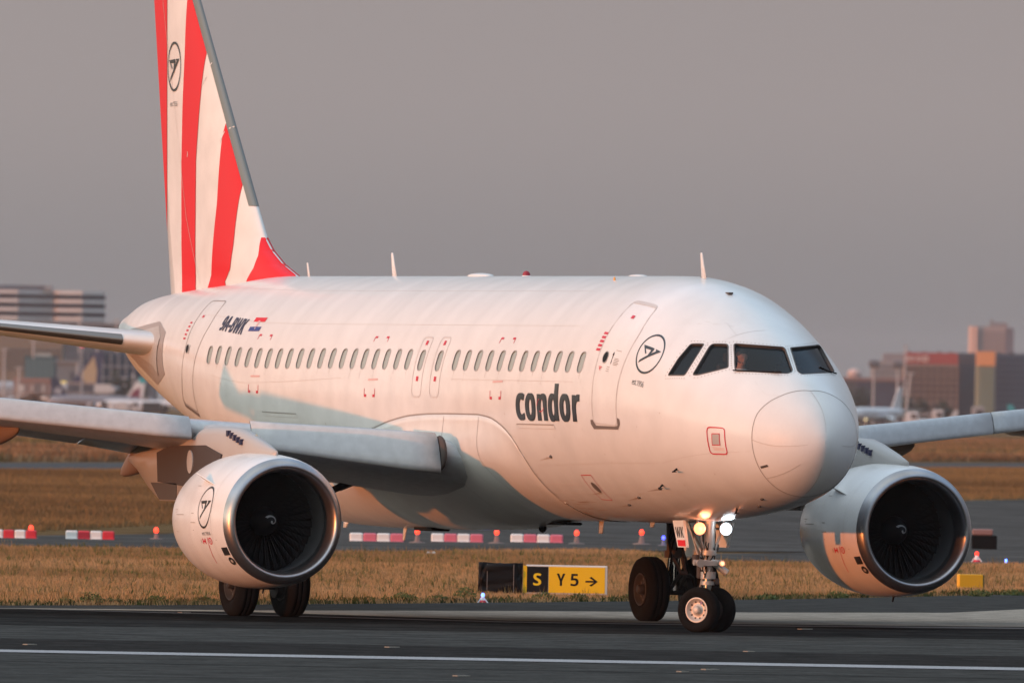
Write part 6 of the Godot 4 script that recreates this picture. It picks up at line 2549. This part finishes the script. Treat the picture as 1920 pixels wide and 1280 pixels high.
	h = top_of(1625, 786, 3600.0)
	B()
	cyl(Vector3.ZERO, Vector3(0, maxf(h, .6), 0), .12, .12, 6)
	put("post", done(), MT.strut, lt)
	B()
	ball(Vector3(0, maxf(h, .6), 0), Vector3(.35, .2, .35), 8)
	put("lamp", done(), glow_mat(1.0, .85, .45, 1.0), lt)
	for q in [[20, 752, 12, 8, "low grey ground-power cart at the far left apron edge", .25], [70, 757, 16, 6, "pale baggage trailer row left of the navy tail fin", .45], [142, 762, 14, 7, "dark baggage tug right of the navy tail fin", .06], [172, 752, 10, 12, "grey mobile stairs under the gold tail fin", .3], [252, 752, 18, 7, "pale catering box under the maroon tail fin", .5], [1712, 772, 22, 8, "white apron bus in front of the red-banded block", .6], [1760, 768, 20, 8, "pale tanker truck left of the stair tower's foot", .5], [1835, 762, 24, 9, "grey apron container beside the stair tower's foot", .3]]:
		var de := 3900.0
		var ue := met(de)
		var eq := far_thing("apron_equipment", q[4], "ground equipment", q[0], de, 0.0, "equipment on the far apron")
		var hh: float = maxf(top_of(q[0], q[1], de), 1.4)
		var ww: float = q[2] * ue
		B()
		box(Vector3(0, hh * .6, 0), Vector3(ww, hh * .8, 2.2), Basis.IDENTITY, .15)
		put("body", done(), mat(q[5], q[5], q[5] * 1.03, .6, 0, .2), eq)
		B()
		box(Vector3(ww * .12, hh * .72, 1.11), Vector3(ww * .5, hh * .25, .06))
		put("window", done(), MT.dark, eq)
		for x in [-.32, .32]:
			B()
			cyl(Vector3(x * ww, .42, -1.0), Vector3(x * ww, .42, 1.16), .42, .42, 10)
			put("wheel", done(), MT.dark, eq)
	for q in [[60, 640, 5000, "tall apron floodlight mast behind the teal hangar"], [180, 640, 5000, "apron floodlight mast behind the gold tail fin"]]:
		mast(q[0], q[1], q[2], q[3], false)
	# tree belts far behind
	trees_far()

func trees_far() -> void:
	rng.seed = 77
	var spots := [[1592, 722, 40], [1618, 726, 30], [1700, 742, 26], [1730, 748, 34], [1770, 750, 30], [215, 690, 26], [238, 706, 30], [262, 716, 32]]
	var names_ := ["dark tree touching the nose's right side", "dark tree left of the first lamp mast", "low dark tree at the foot of the red-banded block's left end", "broad dark tree before the red-banded block", "dark tree before the right half of the red-banded block", "dark tree left of the near tail cone", "dark tree behind the maroon tail fin", "dark tree hidden partly by the near rear fuselage"]
	for i in spots.size():
		var D := 5000.0
		var u := met(D)
		var t := far_thing("tree", names_[i], "tree", spots[i][0], D, 0.0, "trees on the far side of the airfield")
		var h := top_of(spots[i][0], spots[i][1], D)
		var w: float = spots[i][2] * u * .5
		B()
		cyl(Vector3.ZERO, Vector3(.2, h * .6, 0), .5, .2, 7)
		for a in [[1.0, .5], [-1.0, .62], [.3, .8]]:
			cyl(Vector3(0, h * .35, 0), Vector3(a[0] * w * .5, h * a[1], .4), .22, .08, 5)
		put("trunk", done(), mat(.05, .04, .03, .9), t)
		B()
		for k in 420:
			var d := Vector3(rng.randfn(), rng.randfn(), rng.randfn()).normalized() * pow(rng.randf(), .4)
			var lobe := 1.0 + .25 * sin(d.x * 5.0 + i) * cos(d.y * 6.0)
			var c := Vector3(d.x * w * lobe, h * .58 + d.y * h * .42 * lobe, d.z * w)
			var e := Vector3(rng.randfn(), rng.randfn(), rng.randfn()).normalized() * .75
			var s := e.cross(Vector3(rng.randfn(), rng.randfn(), 1)).normalized() * .55
			tri(c - s, c + s, c + e)
		put("crown", done(), mat(.045, .055, .035, .9), t)

# ------------------------------------------------------------------ everything
func _ready() -> void:
	setup_view()
	init_shape()
	cN = Curve1.new(NAC, false)
	make_materials()
	build_ground()
	build_far()
	plane = thing("airliner", "white twin-engine airliner with red and white striped tail fin, taxiing with its lamps lit", "airliner")
	build_fuselage()
	build_markings()
	build_wear()
	build_fairing()
	build_fin()
	for sd in [1.0, -1.0]:
		build_wing(sd)
		build_tailplane(sd)
		build_engine(sd)
		build_main_gear(sd)
	build_nose_gear()
	build_details()
	build_cockpit()
	build_pilot()
	build_furniture()
